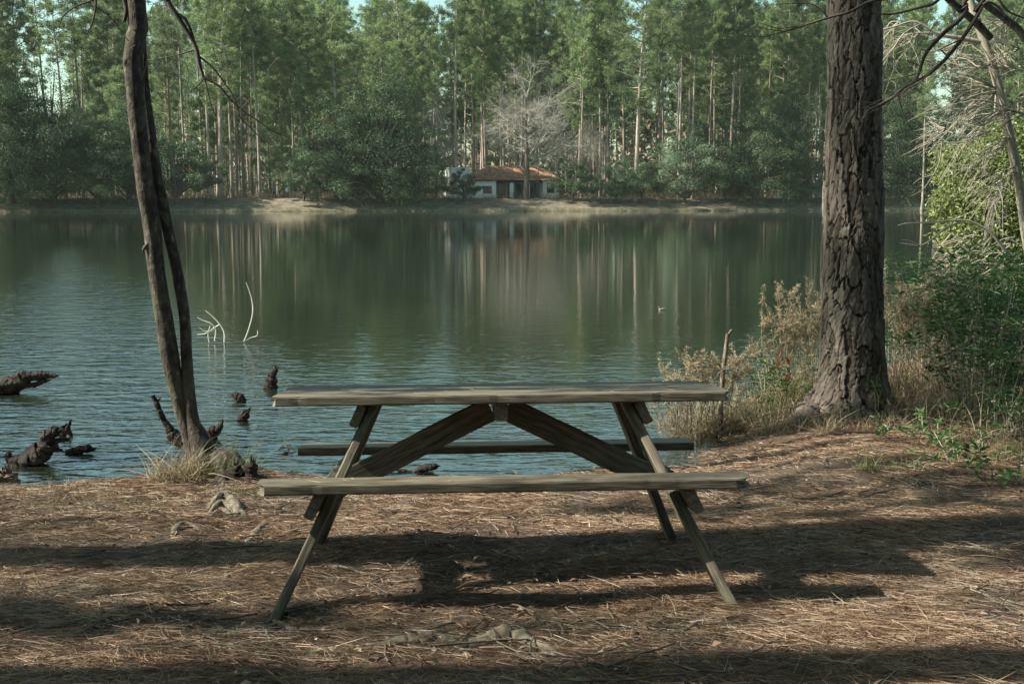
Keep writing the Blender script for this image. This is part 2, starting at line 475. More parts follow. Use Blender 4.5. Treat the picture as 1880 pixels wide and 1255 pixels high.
def water_mat():
    m, nt, b = new_mat('pond_water')
    tc = nt.nodes.new('ShaderNodeTexCoord')
    P = tc.outputs['Object']
    sp = nd(nt, 'ShaderNodeSeparateXYZ', {0: P})
    # wind ripples, long in x
    def waves(sx, sy, rot, det, dist):
        mp = nd(nt, 'ShaderNodeMapping', {'Vector': P, 'Scale': (sx, sy, 1), 'Rotation': (0, 0, rot)})
        return nd(nt, 'ShaderNodeTexNoise', {'Vector': mp.outputs[0], 'Scale': 1.0, 'Detail': det, 'Roughness': .5, 'Distortion': dist}).outputs[0]
    a = waves(2.3, 5.8, .07, 2, .5)
    c = waves(6.5, 16.0, -.10, 2, .3)
    s1 = nd(nt, 'ShaderNodeMath', {0: c, 1: .35}, operation='MULTIPLY')
    s2 = nd(nt, 'ShaderNodeMath', {0: a, 1: s1.outputs[0]}, operation='ADD')
    # calmer far out, wind patches
    near = ramp(nt, nd(nt, 'ShaderNodeMapRange', {0: sp.outputs[1], 1: 8.0, 2: 68.0}).outputs[0], [(0, (1, 1, 1)), (.05, (.88,) * 3), (.10, (.48,) * 3), (.15, (.27,) * 3), (.22, (.17,) * 3), (.32, (.12,) * 3), (.5, (.08,) * 3), (1, (.045,) * 3)])
    pm = nd(nt, 'ShaderNodeMapping', {'Vector': P, 'Scale': (.10, .05, 1)})
    pn = nd(nt, 'ShaderNodeTexNoise', {'Vector': pm.outputs[0], 'Scale': 1.0, 'Detail': 3})
    pf = nd(nt, 'ShaderNodeMapRange', {0: pn.outputs[0], 1: .35, 2: .65, 3: .55, 4: 1.15})
    amp = nd(nt, 'ShaderNodeMath', {0: near, 1: pf.outputs[0]}, operation='MULTIPLY')
    ln = nd(nt, 'ShaderNodeMath', {0: sp.outputs[1], 1: .36, 2: sp.outputs[0]}, operation='MULTIPLY_ADD')     # a lane of wind across the pond
    la = nd(nt, 'ShaderNodeMath', {0: ln.outputs[0]}, operation='ABSOLUTE')
    lm = nd(nt, 'ShaderNodeMapRange', {0: la.outputs[0], 1: .2, 2: 3.2, 3: .7, 4: 0.0}); lm.interpolation_type = 'SMOOTHSTEP'
    lf = nd(nt, 'ShaderNodeMapRange', {0: sp.outputs[1], 1: 22.0, 2: 60.0, 3: 1.0, 4: 0.0})
    lp = nd(nt, 'ShaderNodeMath', {0: lm.outputs[0], 1: lf.outputs[0]}, operation='MULTIPLY')
    amp = nd(nt, 'ShaderNodeMath', {0: amp.outputs[0], 1: lp.outputs[0]}, operation='ADD')
    st = nd(nt, 'ShaderNodeMath', {0: amp.outputs[0], 1: .36}, operation='MULTIPLY')
    bn = nd(nt, 'ShaderNodeBump', {'Height': s2.outputs[0], 'Strength': st.outputs[0], 'Distance': .07})
    nt.links.new(bn.outputs[0], b.inputs['Normal'])
    mn = nd(nt, 'ShaderNodeTexNoise', {'Vector': P, 'Scale': .35, 'Detail': 4})
    col = ramp(nt, mn.outputs[0], [(.35, (.007, .012, .008)), (.65, (.012, .018, .011))])
    nt.links.new(col, b.inputs['Base Color'])
    b.inputs['Roughness'].default_value = .035
    b.inputs['IOR'].default_value = 2.2
    b.inputs['Specular IOR Level'].default_value = 1.0
    return m


M['ground'] = ground_mat()
M['water'] = water_mat()

# ------------------------------------------------------------------ setting: ground, water
def grid_axis(parts):
    out = []
    for a, b_, n in parts:
        out.append(np.linspace(a, b_, n, endpoint=False))
    out.append(np.array([parts[-1][1]]))
    return np.concatenate(out)


gx = grid_axis([(-420, -130, 8), (-130, -9, 60), (-9, -4, 50), (-4, 4.6, 215), (4.6, 9, 50), (9, 110, 60), (110, 420, 8)])
gy = grid_axis([(-60, 0, 12), (0, 2.6, 14), (2.6, 9.0, 180), (9, 14, 90), (14, 30, 32), (30, 145, 24), (145, 200, 110), (200, 900, 24)])
X, Y = np.meshgrid(gx, gy)
Z = gz(X, Y)
g = Geo()
nx, ny = len(gx), len(gy)
ii = np.arange(ny - 1)[:, None] * nx + np.arange(nx - 1)[None, :]
g.add(np.stack([X, Y, Z], -1), np.stack([ii, ii + 1, ii + nx + 1, ii + nx], -1).reshape(-1, 4))
tag(g.build('ground', M['ground']), kind='structure', label='pine straw covered ground sloping to the pond and the far bank')

g = Geo()
wx = np.linspace(-220, 160, 20); wy = np.linspace(5.5, 215, 20)
X, Y = np.meshgrid(wx, wy)
ii = np.arange(19)[:, None] * 20 + np.arange(19)[None, :]
g.add(np.stack([X, Y, np.full_like(X, WATER_Z)], -1), np.stack([ii, ii + 1, ii + 21, ii + 20], -1).reshape(-1, 4))
tag(g.build('pond', M['water']), kind='structure', label='rippled green pond reflecting the trees of the far bank')


# ------------------------------------------------------------------ far forest: variants
def pine_variant(seed, H, cs, Lmax, r0, tufts=8, per=30, sparse=1.0):
    rng = np.random.default_rng(seed)
    root = empty('pine_tree')
    tr, cr = Geo(), Geo()
    n = 16
    t = np.linspace(0, 1, n)
    lean = rng.normal(0, .02, 2) * H
    path = np.stack([lean[0] * t ** 1.5 + .12 * np.sin(t * 5 + seed), lean[1] * t ** 1.5 + .12 * np.cos(t * 4 + seed), t * H], -1)
    path[0] = (0, 0, -.6)
    rad = r0 * (1 - .80 * t) + .25 * r0 * np.exp(-t * 40)
    tube(tr, path, rad, 8, cap=False)
    nl = int(H * (1 - cs) * 2.7 * sparse)
    az = rng.uniform(0, 6.28)
    C, D, R = [], [], []
    for i in range(nl):
        u = (i + rng.uniform(0, 1)) / nl
        h = cs + (1 - cs) * u * .985
        az += 2.4 + rng.normal(0, .4)
        prof = (0.55 + .45 * min(1, u / .25)) * math.sqrt(max(.03, 1 - u ** 2.0))
        L = Lmax * prof * rng.uniform(.55, 1.15)
        el = math.radians(rng.uniform(-8, 22) + 38 * u)
        p0 = np.array([np.interp(h, t, path[:, k]) for k in range(3)])
        d = np.array([math.cos(az) * math.cos(el), math.sin(az) * math.cos(el), math.sin(el)])
        s = np.linspace(0, 1, 5)
        lp = p0 + d[None] * (s * L)[:, None]
        lp[:, 2] += (s ** 2) * L * rng.uniform(-.12, .22)
        lp[1:] += rng.normal(0, .08 * L / 3, (4, 3))
        tube(tr, lp, (.03 + .012 * L) * (1 - .8 * s), 4, cap=False)
        k = max(3, int(tufts * (.5 + .5 * prof) * rng.uniform(.7, 1.3)))
        q = rng.uniform(.30, 1.04, k)
        cc = np.stack([np.interp(q, s, lp[:, a]) for a in range(3)], -1)
        cc += rng.normal(0, .20 + .09 * L, (k, 3)) * np.array([1, 1, .55])
        C.append(cc); D.append(np.repeat(d[None], k, 0)); R.append(rng.uniform(0, .6, k))
    # dead stubs below the crown
    for i in range(int(6 * rng.uniform(.5, 1.5))):
        h = rng.uniform(.18, cs); a = rng.uniform(0, 6.28); L = rng.uniform(.6, 2.2)
        p0 = np.array([np.interp(h, t, path[:, k]) for k in range(3)])
        s = np.linspace(0, 1, 4)
        lp = p0 + np.stack([np.cos(a) * s * L, np.sin(a) * s * L, -.25 * s * s * L + rng.normal(0, .06, 4)], -1)
        tube(tr, lp, .03 * (1 - .7 * s), 4, cap=False)
    C = np.concatenate(C); D = np.concatenate(D); R = np.concatenate(R)
    N = len(C) * per
    c = np.repeat(C, per, 0) + rng.normal(0, .17, (N, 3))
    d = unit(rand_dirs(N, rng) + .5 * np.repeat(D, per, 0) + np.array([0, 0, .35]))
    r = np.clip(np.repeat(R, per) + rng.uniform(0, .4, N), 0, 1)
    spikes(cr, c, d, rng.uniform(.25, .5, N), rng.uniform(.06, .11, N), r, rng)
    tr.build('trunk', M['bark_pine_far'], root)
    cr.build('crown', M['pine_needles'], root, smooth=False)
    return root


def broad_variant(seed, H, W, nlobe=64, per=300, leaf=.19, mat='dark_leaf', low=.0, name='evergreen_tree'):
    """H tall, W wide leafy tree whose crown comes low"""
    rng = np.random.default_rng(seed)
    root = empty(name)
    tr, cr = Geo(), Geo()
    s = np.linspace(0, 1, 7)
    tp = np.stack([.25 * np.sin(s * 3 + seed), .2 * np.cos(s * 2.5 + seed) - .2, s * H * .8 - .5], -1)
    tube(tr, tp, .028 * H * (1 - .8 * s), 8, cap=False)
    cz = H * (low + 1) / 2; hz = H * (1 - low) / 2
    cen = []
    nlobe = int(nlobe * 1.5); per = int(per * .72)
    while len(cen) < nlobe:
        p = rng.uniform(-1, 1, 3)
        q = np.linalg.norm(p)
        if q > 1 or q < .3: continue
        if p[2] < -.85: continue
        az_ = math.atan2(p[1], p[0])
        k = .72 + .55 * float(vnoise(az_ * 1.3 + seed, p[2] * 2.2 + 5, seed)) + (.22 if rng.random() < .15 else 0)
        p = p * k
        p[:2] *= .85 + .3 * (p[2] < .2)
        cen.append(p * np.array([W / 2, W / 2, hz]) + np.array([0, 0, cz]))
    cen = np.array(cen) + rng.normal(0, .03 * W, (nlobe, 3))
    for c in cen[::2]:
        h0 = rng.uniform(.15, .6) * c[2]
        p0 = np.array([np.interp(h0, tp[:, 2], tp[:, 0]), np.interp(h0, tp[:, 2], tp[:, 1]), h0])
        mid = (p0 + c) / 2 + np.array([0, 0, .06 * H])
        tube(tr, smooth_path([p0, mid, c], 6), np.linspace(.009 * H, .003 * H, 6), 4, cap=False)
    lr = rng.uniform(.05, .15, nlobe) * (W + H) / 2
    N = nlobe * per
    dd = rand_dirs(N, rng)
    rr = rng.uniform(.25, 1, N) ** .6
    c = np.repeat(cen, per, 0) + dd * (np.repeat(lr, per) * rr)[:, None] * np.array([1.15, 1.15, .75])
    nrm = unit(dd + .7 * rand_dirs(N, rng) + np.array([0, 0, .5]))
    dirs = np.cross(nrm, rand_dirs(N, rng))
    r = np.clip(np.repeat(rng.uniform(0, .55, nlobe), per) + rng.uniform(0, .45, N), 0, 1)
    leaves(cr, c, dirs, nrm, rng.uniform(.7, 1.3, N) * leaf, rng.uniform(.7, 1.3, N) * leaf * .55, r)
    tr.build('trunk', M['bark_dark'], root)
    cr.build('crown', M[mat], root, smooth=False)
    return root


def branch_rec(g, rng, p, d, L, r, depth, spread=.6, grav=0.0, sides=(6, 5, 4, 3, 3, 3), up=0.15, kids=(4, 4, 4, 4, 3), bend=.18):
    n = 6 if depth > 1 else 4
    s = np.linspace(0, 1, n)
    c1 = rng.normal(0, bend, 3) * L
    path = p + d[None] * (s * L)[:, None] + c1[None] * (s ** 2)[:, None]
    path[:, 2] += (up - grav) * L * s ** 2
    lvl = len(sides) - 1 - depth
    tube(g, path, r * (1 - .72 * s), sides[max(0, lvl)], cap=False, r=rng.uniform())
    if depth == 0: return
    k = kids[max(0, len(kids) - depth)] if depth <= len(kids) else kids[0]
    tdir = unit(np.gradient(path, axis=0))
    for i in range(k):
        q = rng.uniform(.25, 1.0) if i else 1.0
        pp = np.array([np.interp(q, s, path[:, a]) for a in range(3)])
        td = np.array([np.interp(q, s, tdir[:, a]) for a in range(3)])
        nd_ = unit(td + rng.normal(0, spread, 3))
        branch_rec(g, rng, pp, nd_, L * rng.uniform(.5, .78), max(r * rng.uniform(.4, .6), .0018), depth - 1, spread, grav, sides, up, kids, bend)


def bare_tree(seed, H, name='bare_tree', mat_c='twig_far', mat_t='bark_dark', lean=(0, 0), rt=.02, wid=1.0):
    rng = np.random.default_rng(seed)
    root = empty(name)
    tr, cr = Geo(), Geo()
    s = np.linspace(0, 1, 10)
    tp = np.stack([lean[0] * s * H, lean[1] * s * H, s * H * .75 - .4], -1) + np.stack([.1 * np.sin(s * 5), .1 * np.cos(s * 4) - .1, s * 0], -1)
    tube(tr, tp, rt * H * (1 - .75 * s), 8, cap=False)
    for i in range(24):
        q = rng.uniform(.28, 1.0)
        p = np.array([np.interp(q, s, tp[:, a]) for a in range(3)])
        a = rng.uniform(0, 6.28); el = rng.uniform(.15, .9) + (q > .85) * .3
        d = np.array([math.cos(a) * math.cos(el) * wid, math.sin(a) * math.cos(el) * wid, math.sin(el)])
        branch_rec(cr, rng, p, unit(d), H * rng.uniform(.16, .27), rt * H * .30 * (1.2 - q * .6), 3, .5, .06, (5, 4, 3, 3), .1, (6, 6, 5))
    tr.build('trunk', M[mat_t], root)
    cr.build('crown', M[mat_c], root)
    return root


pines = [pine_variant(101, 31, .38, 5.4, .26, 12, 46), pine_variant(102, 34, .44, 5.8, .30, 12, 46), pine_variant(103, 28, .34, 5.0, .22, 11, 46),
         pine_variant(104, 33, .30, 5.8, .27, 12, 46), pine_variant(105, 25, .28, 4.8, .19, 11, 44), pine_variant(106, 30, .50, 4.4, .20, 10, 44),
         pine_variant(107, 19, .18, 4.4, .15, 11, 44), pine_variant(108, 35, .40, 6.2, .33, 13, 46),
         pine_variant(109, 28, .64, 3.0, .21, 7, 40), pine_variant(110, 31, .68, 3.4, .23, 8, 40), pine_variant(111, 24, .58, 2.6, .18, 7, 40)]
broads = [broad_variant(201, 12, 11.5, 80), broad_variant(202, 14, 12, 90), broad_variant(203, 10, 10), broad_variant(204, 7, 7.5, 44)]
softs = [broad_variant(211, 9, 9.5, 64, 300, .18, 'grey_leaf', .0), broad_variant(212, 6, 6, 44, 260, .17, 'grey_leaf', .0)]
bares = [bare_tree(221, 17, rt=.022, wid=1.15), bare_tree(222, 14, rt=.012), bare_tree(223, 10, rt=.010)]
used = set()


def place(proto, x, y, s=1.0, rz=None, label=None, cat='tree', group=None, sz=None):
    if id(proto) in used: o = copy_tree(proto)
    else: o = proto; used.add(id(proto))
    o.location = (x, y, float(gz(x, y)))
    o.rotation_euler = (0, 0, random.uniform(0, 6.28) if rz is None else rz)
    o.scale = (s, s, sz or s)
    for k in ('label', 'category', 'group'):
        if k in o: del o[k]
    tag(o, label, cat, group)
    return o


ZONES = [(330, 'at the far left beyond the pond', 'at the far left'),
         (620, 'left of the biggest dark evergreen', 'left of the biggest dark evergreen'),
         (800, 'behind the biggest dark evergreen', 'behind the biggest dark evergreen'),
         (1080, 'behind the white building', 'behind the white building'),
         (1280, 'just right of the white building', 'right of the white building'),
         (1560, 'left of the large near pine', 'left of the large near pine'),
         (9999, 'right of the large near pine', 'right of the large near pine')]


def zone(px, kind):
    for lim, lab, grp in ZONES:
        if px < lim: return kind + ' ' + lab, kind + 's ' + grp


ORD = ['', 'second ', 'third ', 'fourth ', 'fifth ', 'sixth ', 'seventh ', 'eighth ', 'ninth ']
MARKS = [(250, 'the two stemmed tree'), (525, 'the walkers'), (700, 'the biggest dark evergreen'), (918, 'the white building'), (1262, 'the soft green tree'), (1565, 'the large near pine')]


def px_of(x, y): return 940 + FPX * x / (y * math.cos(PITCH))


PH = [31, 34, 28, 33, 25, 30, 19, 35, 28, 31, 24]


def top(vi, s, D):                                  # the wood stands about ten degrees high over the pond
    return min(s, .186 * D * random.uniform(.90, 1.06) / PH[vi])


placed = []
BUILD_C = at(932, 360, 176)


def far_ok(x, y, d):
    bx, by = BUILD_C[0], BUILD_C[1]
    if abs(x - bx) < 10 and -6 < y - by < 9: return False
    return all((x - a) ** 2 + (y - b_) ** 2 > d * d for a, b_ in placed)


# prominent trunks of the front row, (pixel column, distance, variant, scale)
FRONT = [(8, 168, 1, 1.0), (34, 172, 5, 1.0), (90, 176, 8, 1.15), (121, 166, 8, 1.25), (152, 171, 9, 1.1), (205, 172, 3, 1.0), (236, 164, 6, .9), (385, 170, 9, 1.1),
         (404, 166, 7, 1.05), (426, 169, 8, 1.15), (448, 174, 9, 1), (476, 171, 8, 1.1), (520, 178, 9, 1), (560, 172, 0, 1.05),
         (628, 171, 7, 1.08), (745, 182, 1, 1), (838, 183, 9, 1.1), (870, 190, 8, 1.1), (893, 186, 5, 1.1), (928, 188, 7, 1.06), (985, 187, 9, 1.05), (1064, 178, 3, 1.02),
         (1100, 176, 10, 1.1), (1166, 171, 7, 1.05), (1215, 180, 9, 1), (1262, 176, 5, 1.08), (1341, 182, 9, 1.05), (1358, 177, 5, 1.0), (1440, 180, 9, 1.1), (1456, 184, 1, 1.0),
         (1480, 179, 10, 1.1), (1660, 186, 3, 1), (1740, 190, 0, 1), (1830, 188, 1, 1)]
FX = sorted(q[0] for q in FRONT)
for px, D, vi, s in FRONT:
    p = at(px, 360, D)
    placed.append((p[0], D))
    best = None                                     # how to find it: counted from the nearest landmark
    for mx, mname in MARKS:
        k = sum(1 for q in FX if min(mx, px) < q < max(mx, px))
        if best is None or k < best[0]: best = (k, mname, 'left' if px < mx else 'right')
    kind = 'slender pole like pine' if vi in (8, 9, 10) else 'tall full pine' if vi in (0, 1, 3, 7) else 'mid sized pine'
    place(pines[vi], p[0], D, s, None, sz=top(vi, s, D), label='%s in the front row, %sone %s of %s' % (kind, ORD[best[0]], best[2], best[1]), cat='tree', group='pines in the front row of the far bank')

n = 0
for tries in range(9000):
    if n >= 246: break
    D = 172 + 95 * random.random() ** 1.25
    x = random.uniform(-.47, .50) * D
    px = px_of(x, D)
    gap = (40 < px < 145) or (1690 < px < 1775 and D > 185)
    if gap and random.random() < .96: continue
    if not far_ok(x, D, 2.0 if D < 200 else 3.0): continue
    placed.append((x, D)); n += 1
    vi = random.choice([10, 4, 6, 8] if gap else [8, 9, 10, 8, 9, 10, 8, 9, 9, 4, 6, 5] if D < 192 else [0, 1, 2, 3, 5, 5, 7, 4, 6, 8, 9, 9, 8])
    kind = 'slender pole like pine' if vi in (8, 9, 10) else 'young pine' if vi in (4, 6) else 'tall pine'
    kind += ' behind the front row' if D < 192 else ' deep in the wood'
    l, gname = zone(px, kind)
    s = random.uniform(.85, 1.12) if D < 192 else random.uniform(.95, 1.28)
    place(pines[vi], x, D, s, None, l, 'tree', gname, top(vi, s, D))

for i in range(16):  # out of view, added so their shadows darken the left far bank
    D = random.uniform(128, 166); x = -random.uniform(.46, .80) * D
    place(pines[i % 8], x, max(D, 0), random.uniform(.9, 1.1), None, 'unseen tall pine added left of the picture to shade the far bank', 'tree', 'unseen pines shading the far bank')

# dark and soft green leafy trees on the bank
for px, D, kind, s, lab in [
        (20, 163, (broads, 0), 1.35, 'dark leafy evergreen at the left end of the far bank, leftmost of all'),
        (95, 166, (broads, 1), 1.15, 'dark leafy evergreen on the far bank left of the twin stemmed tree, tallest there'),
        (180, 165, (broads, 2), 1.15, 'round dark evergreen on the far bank just left of the twin stemmed tree'),
        (238, 169, (broads, 0), 1.05, 'dark evergreen on the far bank right behind the twin stemmed tree'),
        (52, 169, (broads, 0), 1.15, 'dark evergreen on the far bank, second from the left end'),
        (655, 172, (broads, 1), 1.0, 'tall dark evergreen on the far bank just left of the biggest dark evergreen'),
        (1335, 173, (broads, 3), 1.1, 'dark evergreen on the far bank just right of the big soft green tree'),
        (1180, 174, (broads, 3), .95, 'small dark evergreen on the far bank left of the big soft green tree'),
        (330, 168, (broads, 3), 1.25, 'low dark evergreen on the far bank just right of the twin stemmed tree'),
        (560, 169, (broads, 3), 1.05, 'low dark evergreen on the far bank behind the walkers'),
        (615, 173, (broads, 2), 1.1, 'dark evergreen on the far bank left of the biggest dark evergreen'),
        (700, 168, (broads, 1), 1.32, 'biggest dark evergreen on the far bank, left of the white building'),
        (765, 171, (broads, 2), .85, 'dark evergreen on the far bank between the biggest one and the white building'),
        (848, 169, (broads, 3), .66, 'small dark evergreen right in front of the white building'),
        (1055, 172, (broads, 3), .85, 'small dark evergreen just right of the white building'),
        (1130, 169, (softs, 1), .95, 'low soft green bushy tree on the far bank, second one right of the white building'),
        (1262, 168, (softs, 0), 1.15, 'big soft green tree on the far bank halfway to the large near pine'),
        (1385, 171, (broads, 0), 1.15, 'broad dark evergreen on the far bank left of the large near pine'),
        (1450, 176, (broads, 1), 1.1, 'dark evergreen on the far bank beside the large near pine, left of it'),
        (1480, 172, (softs, 1), 1.0, 'soft green bush on the far bank beside the dark bench'),
        (1650, 178, (broads, 1), 1.15, 'dark evergreen on the far bank just right of the large near pine'),
        (1730, 181, (broads, 0), 1.2, 'dark evergreen on the far bank behind the bright green bush')]:
    p = at(px, 360, D)
    D = float(far_shore(p[0])) + 4.2 + (D % 3) * .9; p = at(px, 360, D)
    place(kind[0][kind[1]], p[0], D, s, None, lab, 'tree', 'leafy evergreens on the far bank')

for px, D, i, s, lab in [(966, 170, 0, 1.14, 'pale leafless tree with a wide crown in front of the white building'),
                         (800, 176, 1, 1.1, 'pale leafless tree left of the white building behind the dark evergreen'),
                         (1095, 176, 2, 1.15, 'small leafless tree on the far bank right of the white building'),
                         (495, 178, 2, 1.1, 'thin leafless tree among pines behind the walkers')]:
    p = at(px, 360, D)
    place(bares[i], p[0], D, s, .4 * i, lab, 'tree', 'leafless trees on the far bank')

# undergrowth deep in the wood: one mass nobody could count
rng = np.random.default_rng(55)
g = Geo()
N = 30000
D = 196 + 60 * rng.random(N)
x = rng.uniform(-.56, .60, N) * D
cl = fbm(x * .12, D * .12, 8, 3)
z = gz(x, D) + rng.random(N) ** 1.6 * (1.5 + 9 * np.clip(cl - .3, 0, 1))
nrm = rand_dirs(N, rng)
leaves(g, np.stack([x, D, z], -1), np.cross(nrm, rand_dirs(N, rng)), nrm, rng.uniform(.3, .7, N), rng.uniform(.2, .4, N), rng.random(N))
tag(g.build('undergrowth', M['dark_leaf'], smooth=False), 'mixed green undergrowth deep in the far pine wood', 'undergrowth', kind='stuff')
# the wood goes on behind: trunks and crowns that read as one mass
g, gt = Geo(), Geo()
C = []
for i in range(430):
    D = rng.uniform(262, 345); x = rng.uniform(-.60, .62) * D
    px = px_of(x, D)
    gap = 45 < px < 140 or 1690 < px < 1770
    if gap and rng.random() < .96: continue
    H = rng.uniform(30, 45) * (.5 if gap else 1); z0 = float(gz(x, D))
    s_ = np.linspace(0, 1, 4)
    tube(gt, np.stack([x + s_ * rng.normal(0, .6), D + s_ * 0, z0 + s_ * H], -1), .24 * (1.1 - s_ * .9), 5, cap=False, r=rng.random())
    k = 32
    cz = z0 + H * rng.uniform(.22 if i % 3 == 0 else .4, 1, k)
    rad = 4.2 * np.sqrt(np.clip(1.02 - ((cz - z0) / H - .55) ** 2 * 4.2, .02, 1))
    a = rng.uniform(0, 6.28, k)
    C.append(np.stack([x + np.cos(a) * rad * rng.random(k), D + np.sin(a) * rad * rng.random(k), cz], -1))
C = np.concatenate(C); per = 34; N = len(C) * per
spikes(g, np.repeat(C, per, 0) + rng.normal(0, .6, (N, 3)), unit(rand_dirs(N, rng) + [0, 0, .3]), rng.uniform(.5, 1.0, N), rng.uniform(.14, .26, N), np.clip(np.repeat(rng.uniform(0, .5, len(C)), per) + rng.uniform(0, .4, N), 0, 1), rng)
fw = g.build('far_wood', M['pine_needles'], smooth=False)
gt.build('trunk', M['bark_pine_far'], fw)['kind'] = 'stuff'
tag(fw, 'deep pine wood behind the trees of the far bank', 'wood', kind='stuff')
g = Geo()
N = 52000
D = rng.uniform(250, 345, N); x = rng.uniform(-.58, .62, N) * D
z = gz(x, D) + rng.random(N) ** 1.4 * 17 * (.35 + fbm(x * .06, D * .06, 18, 3))
nrm = rand_dirs(N, rng)
leaves(g, np.stack([x, D, z], -1), np.cross(nrm, rand_dirs(N, rng)), nrm, rng.uniform(.7, 1.5, N), rng.uniform(.4, .8, N), rng.random(N))
tag(g.build('far_thicket', M['dead_leaf'], smooth=False), 'brown leafless thicket far back between the pine trunks', 'thicket', kind='stuff')
# brown leaf litter and stalks on the wood's floor edge
g = Geo()
N = 16000
x = rng.uniform(-78, 90, N); D = far_shore(x) + 7.5 + 38 * rng.random(N) ** 1.3
z = gz(x, D)
d = unit(rng.normal(0, .5, (N, 3)) + np.array([0, 0, 1]))
spikes(g, np.stack([x, D, z], -1), d, rng.uniform(.3, 1.5, N), rng.uniform(.04, .10, N), rng.random(N), rng)
tag(g.build('brush', M['dead_leaf'], smooth=False), 'brown dry brush on the floor of the far pine wood', 'brush', kind='stuff')
# tufts along the far waterline
g = Geo()
N = 9000
x = rng.uniform(-78, 90, N); D = far_shore(x) + rng.uniform(-.1, .5, N)
z = gz(x, D)
spikes(g, np.stack([x, D, z], -1), unit(rng.normal(0, .5, (N, 3)) + np.array([0, -.2, 1])), rng.uniform(.1, .35, N), rng.uniform(.02, .05, N), rng.random(N), rng)
tag(g.build('shore_grass', M['green_grass'], smooth=False), 'short grass fringe along the far waterline', 'grass', kind='stuff')


# ------------------------------------------------------------------ white building on the far bank
def box(g, x0, x1, y0, y1, z0, z1, r=.5):
    v = np.array([[x, y, z] for z in (z0, z1) for y in (y0, y1) for x in (x0, x1)], float)
    f = np.array([[0, 2, 3, 1], [4, 5, 7, 6], [0, 1, 5, 4], [2, 6, 7, 3], [0, 4, 6, 2], [1, 3, 7, 5]])
    g.add(v, f, r)


def boxobj(name, m, parent, *b6):
    g = Geo(); box(g, *b6)
    return g.build(name, m, parent, smooth=False)


bl = empty('white_building', (BUILD_C[0], 176.0, float(gz(BUILD_C[0], 174)) - .05), math.radians(14))
tag(bl, 'low white building with a terracotta tiled roof on the far bank', 'building')
# local frame: front at y = 0 (towards the pond), x along the front
EV = 2.55
def wall(*b6): return boxobj('wall', M['white_wall'], bl, *b6)
def window(parent, xc, zc, w, h, yf):
    o = boxobj('window', M['glass'], parent, xc - w / 2, xc + w / 2, yf - .015, yf + .05, zc - h / 2, zc + h / 2)
    f = Geo()
    for a in ((xc - w / 2 - .09, xc - w / 2, zc - h / 2 - .09, zc + h / 2 + .09), (xc + w / 2, xc + w / 2 + .09, zc - h / 2 - .09, zc + h / 2 + .09),
              (xc - w / 2, xc + w / 2, zc + h / 2, zc + h / 2 + .09), (xc - w / 2, xc + w / 2, zc - h / 2 - .09, zc - h / 2),
              (xc - .03, xc + .03, zc - h / 2, zc + h / 2)):
        box(f, a[0], a[1], yf - .05, yf - .017, a[2], a[3])
    f.build('frame', M['dark_wood'], o, smooth=False)
    return o
wall(-7.6, -4.85, 3.6, 9.2, 0, 4.3)                       # tall wing set back at the left
wall(-4.8, -1.7, 0, 6.0, 0, EV)                           # left block
window(bl, -3.0, 1.25, 1.1, .9, 0)
wall(-1.65, 5.25, 5.0, 5.2, 0, EV)                        # rear wall of the open porch (with openings left dark)
wall(5.3, 7.7, 0, 6.0, 0, EV)                             # right block
window(bl, 6.45, 1.5, .95, 1.2, 0)
for xc in (.65, 3.1):
    boxobj('pillar', M['white_wall'], bl, xc - .26, xc + .26, .1, .62, 0, EV)
boxobj('lintel', M['dark_wood'], bl, -1.65, 5.25, .05, .35, EV - .28, EV - .02)
boxobj('door', M['dark_wood'], bl, 4.2, 5.1, 4.9, 4.995, 0, 2.05)
for xc in (-.9, .4, 1.7, 2.9):                             # openings in the rear wall
    boxobj('opening', M['glass'], bl, xc - .45, xc + .45, 4.93, 4.995, .5, 2.2)
# roof: hipped, barrel tiles as ribs running down the slopes
def roof_obj(x0, x1, y0, y1, ze, zr, parent):
    rng = np.random.default_rng(9)
    g = Geo()
    ym = (y0 + y1) / 2; hip = (y1 - y0) / 2 * .8
    step = .21
    def rib(a, b_):
        tube(g, np.linspace(a, b_, 9) + np.array([0, 0, .02]) + rng.normal(0, .008, (9, 3)), .095, 6, cap=False, r=rng.random())
    for x in np.arange(x0 + step / 2, x1, step):
        q = min(1, (x - x0) / hip, (x1 - x) / hip)
        for ys in (y0, y1):
            rib(np.array([x, ys, ze]), np.array([x, ys + (ym - ys) * q, ze + (zr - ze) * q]))
    for y in np.arange(y0 + step / 2, y1, step):
        q = 1 - abs(y - ym) / (ym - y0)
        rib(np.array([x0, y, ze]), np.array([x0 + hip * q, y, ze + (zr - ze) * q]))
        rib(np.array([x1, y, ze]), np.array([x1 - hip * q, y, ze + (zr - ze) * q]))
    tube(g, np.array([[x0 + hip, ym, zr + .03], [x1 - hip, ym, zr + .03]]), .12, 8)
    for (xa, xb) in ((x0, x0 + hip), (x1, x1 - hip)):
        for ys in (y0, y1):
            tube(g, np.array([[xa, ys, ze + .04], [xb, ym, zr + .04]]), .11, 8)
    rf = g.build('roof', M['roof_tile'], parent)
    d = Geo()
    v = np.array([[x0, y0, ze], [x1, y0, ze], [x1, y1, ze], [x0, y1, ze], [x0 + hip, ym, zr], [x1 - hip, ym, zr]]) - np.array([0, 0, .03])
    d.add(v, np.array([[0, 1, 5, 4], [2, 3, 4, 5], [0, 3, 2, 1]]))
    d.add(v, np.array([[1, 2, 5], [3, 0, 4]]))
    d.build('roof_deck', M['dark_wood'], rf, smooth=False)
roof_obj(-5.2, 8.1, -.55, 6.6, EV + .02, EV + 2.1, bl)
boxobj('parapet', M['white_wall'], bl, -7.68, -4.77, 3.52, 9.28, 4.305, 4.5)


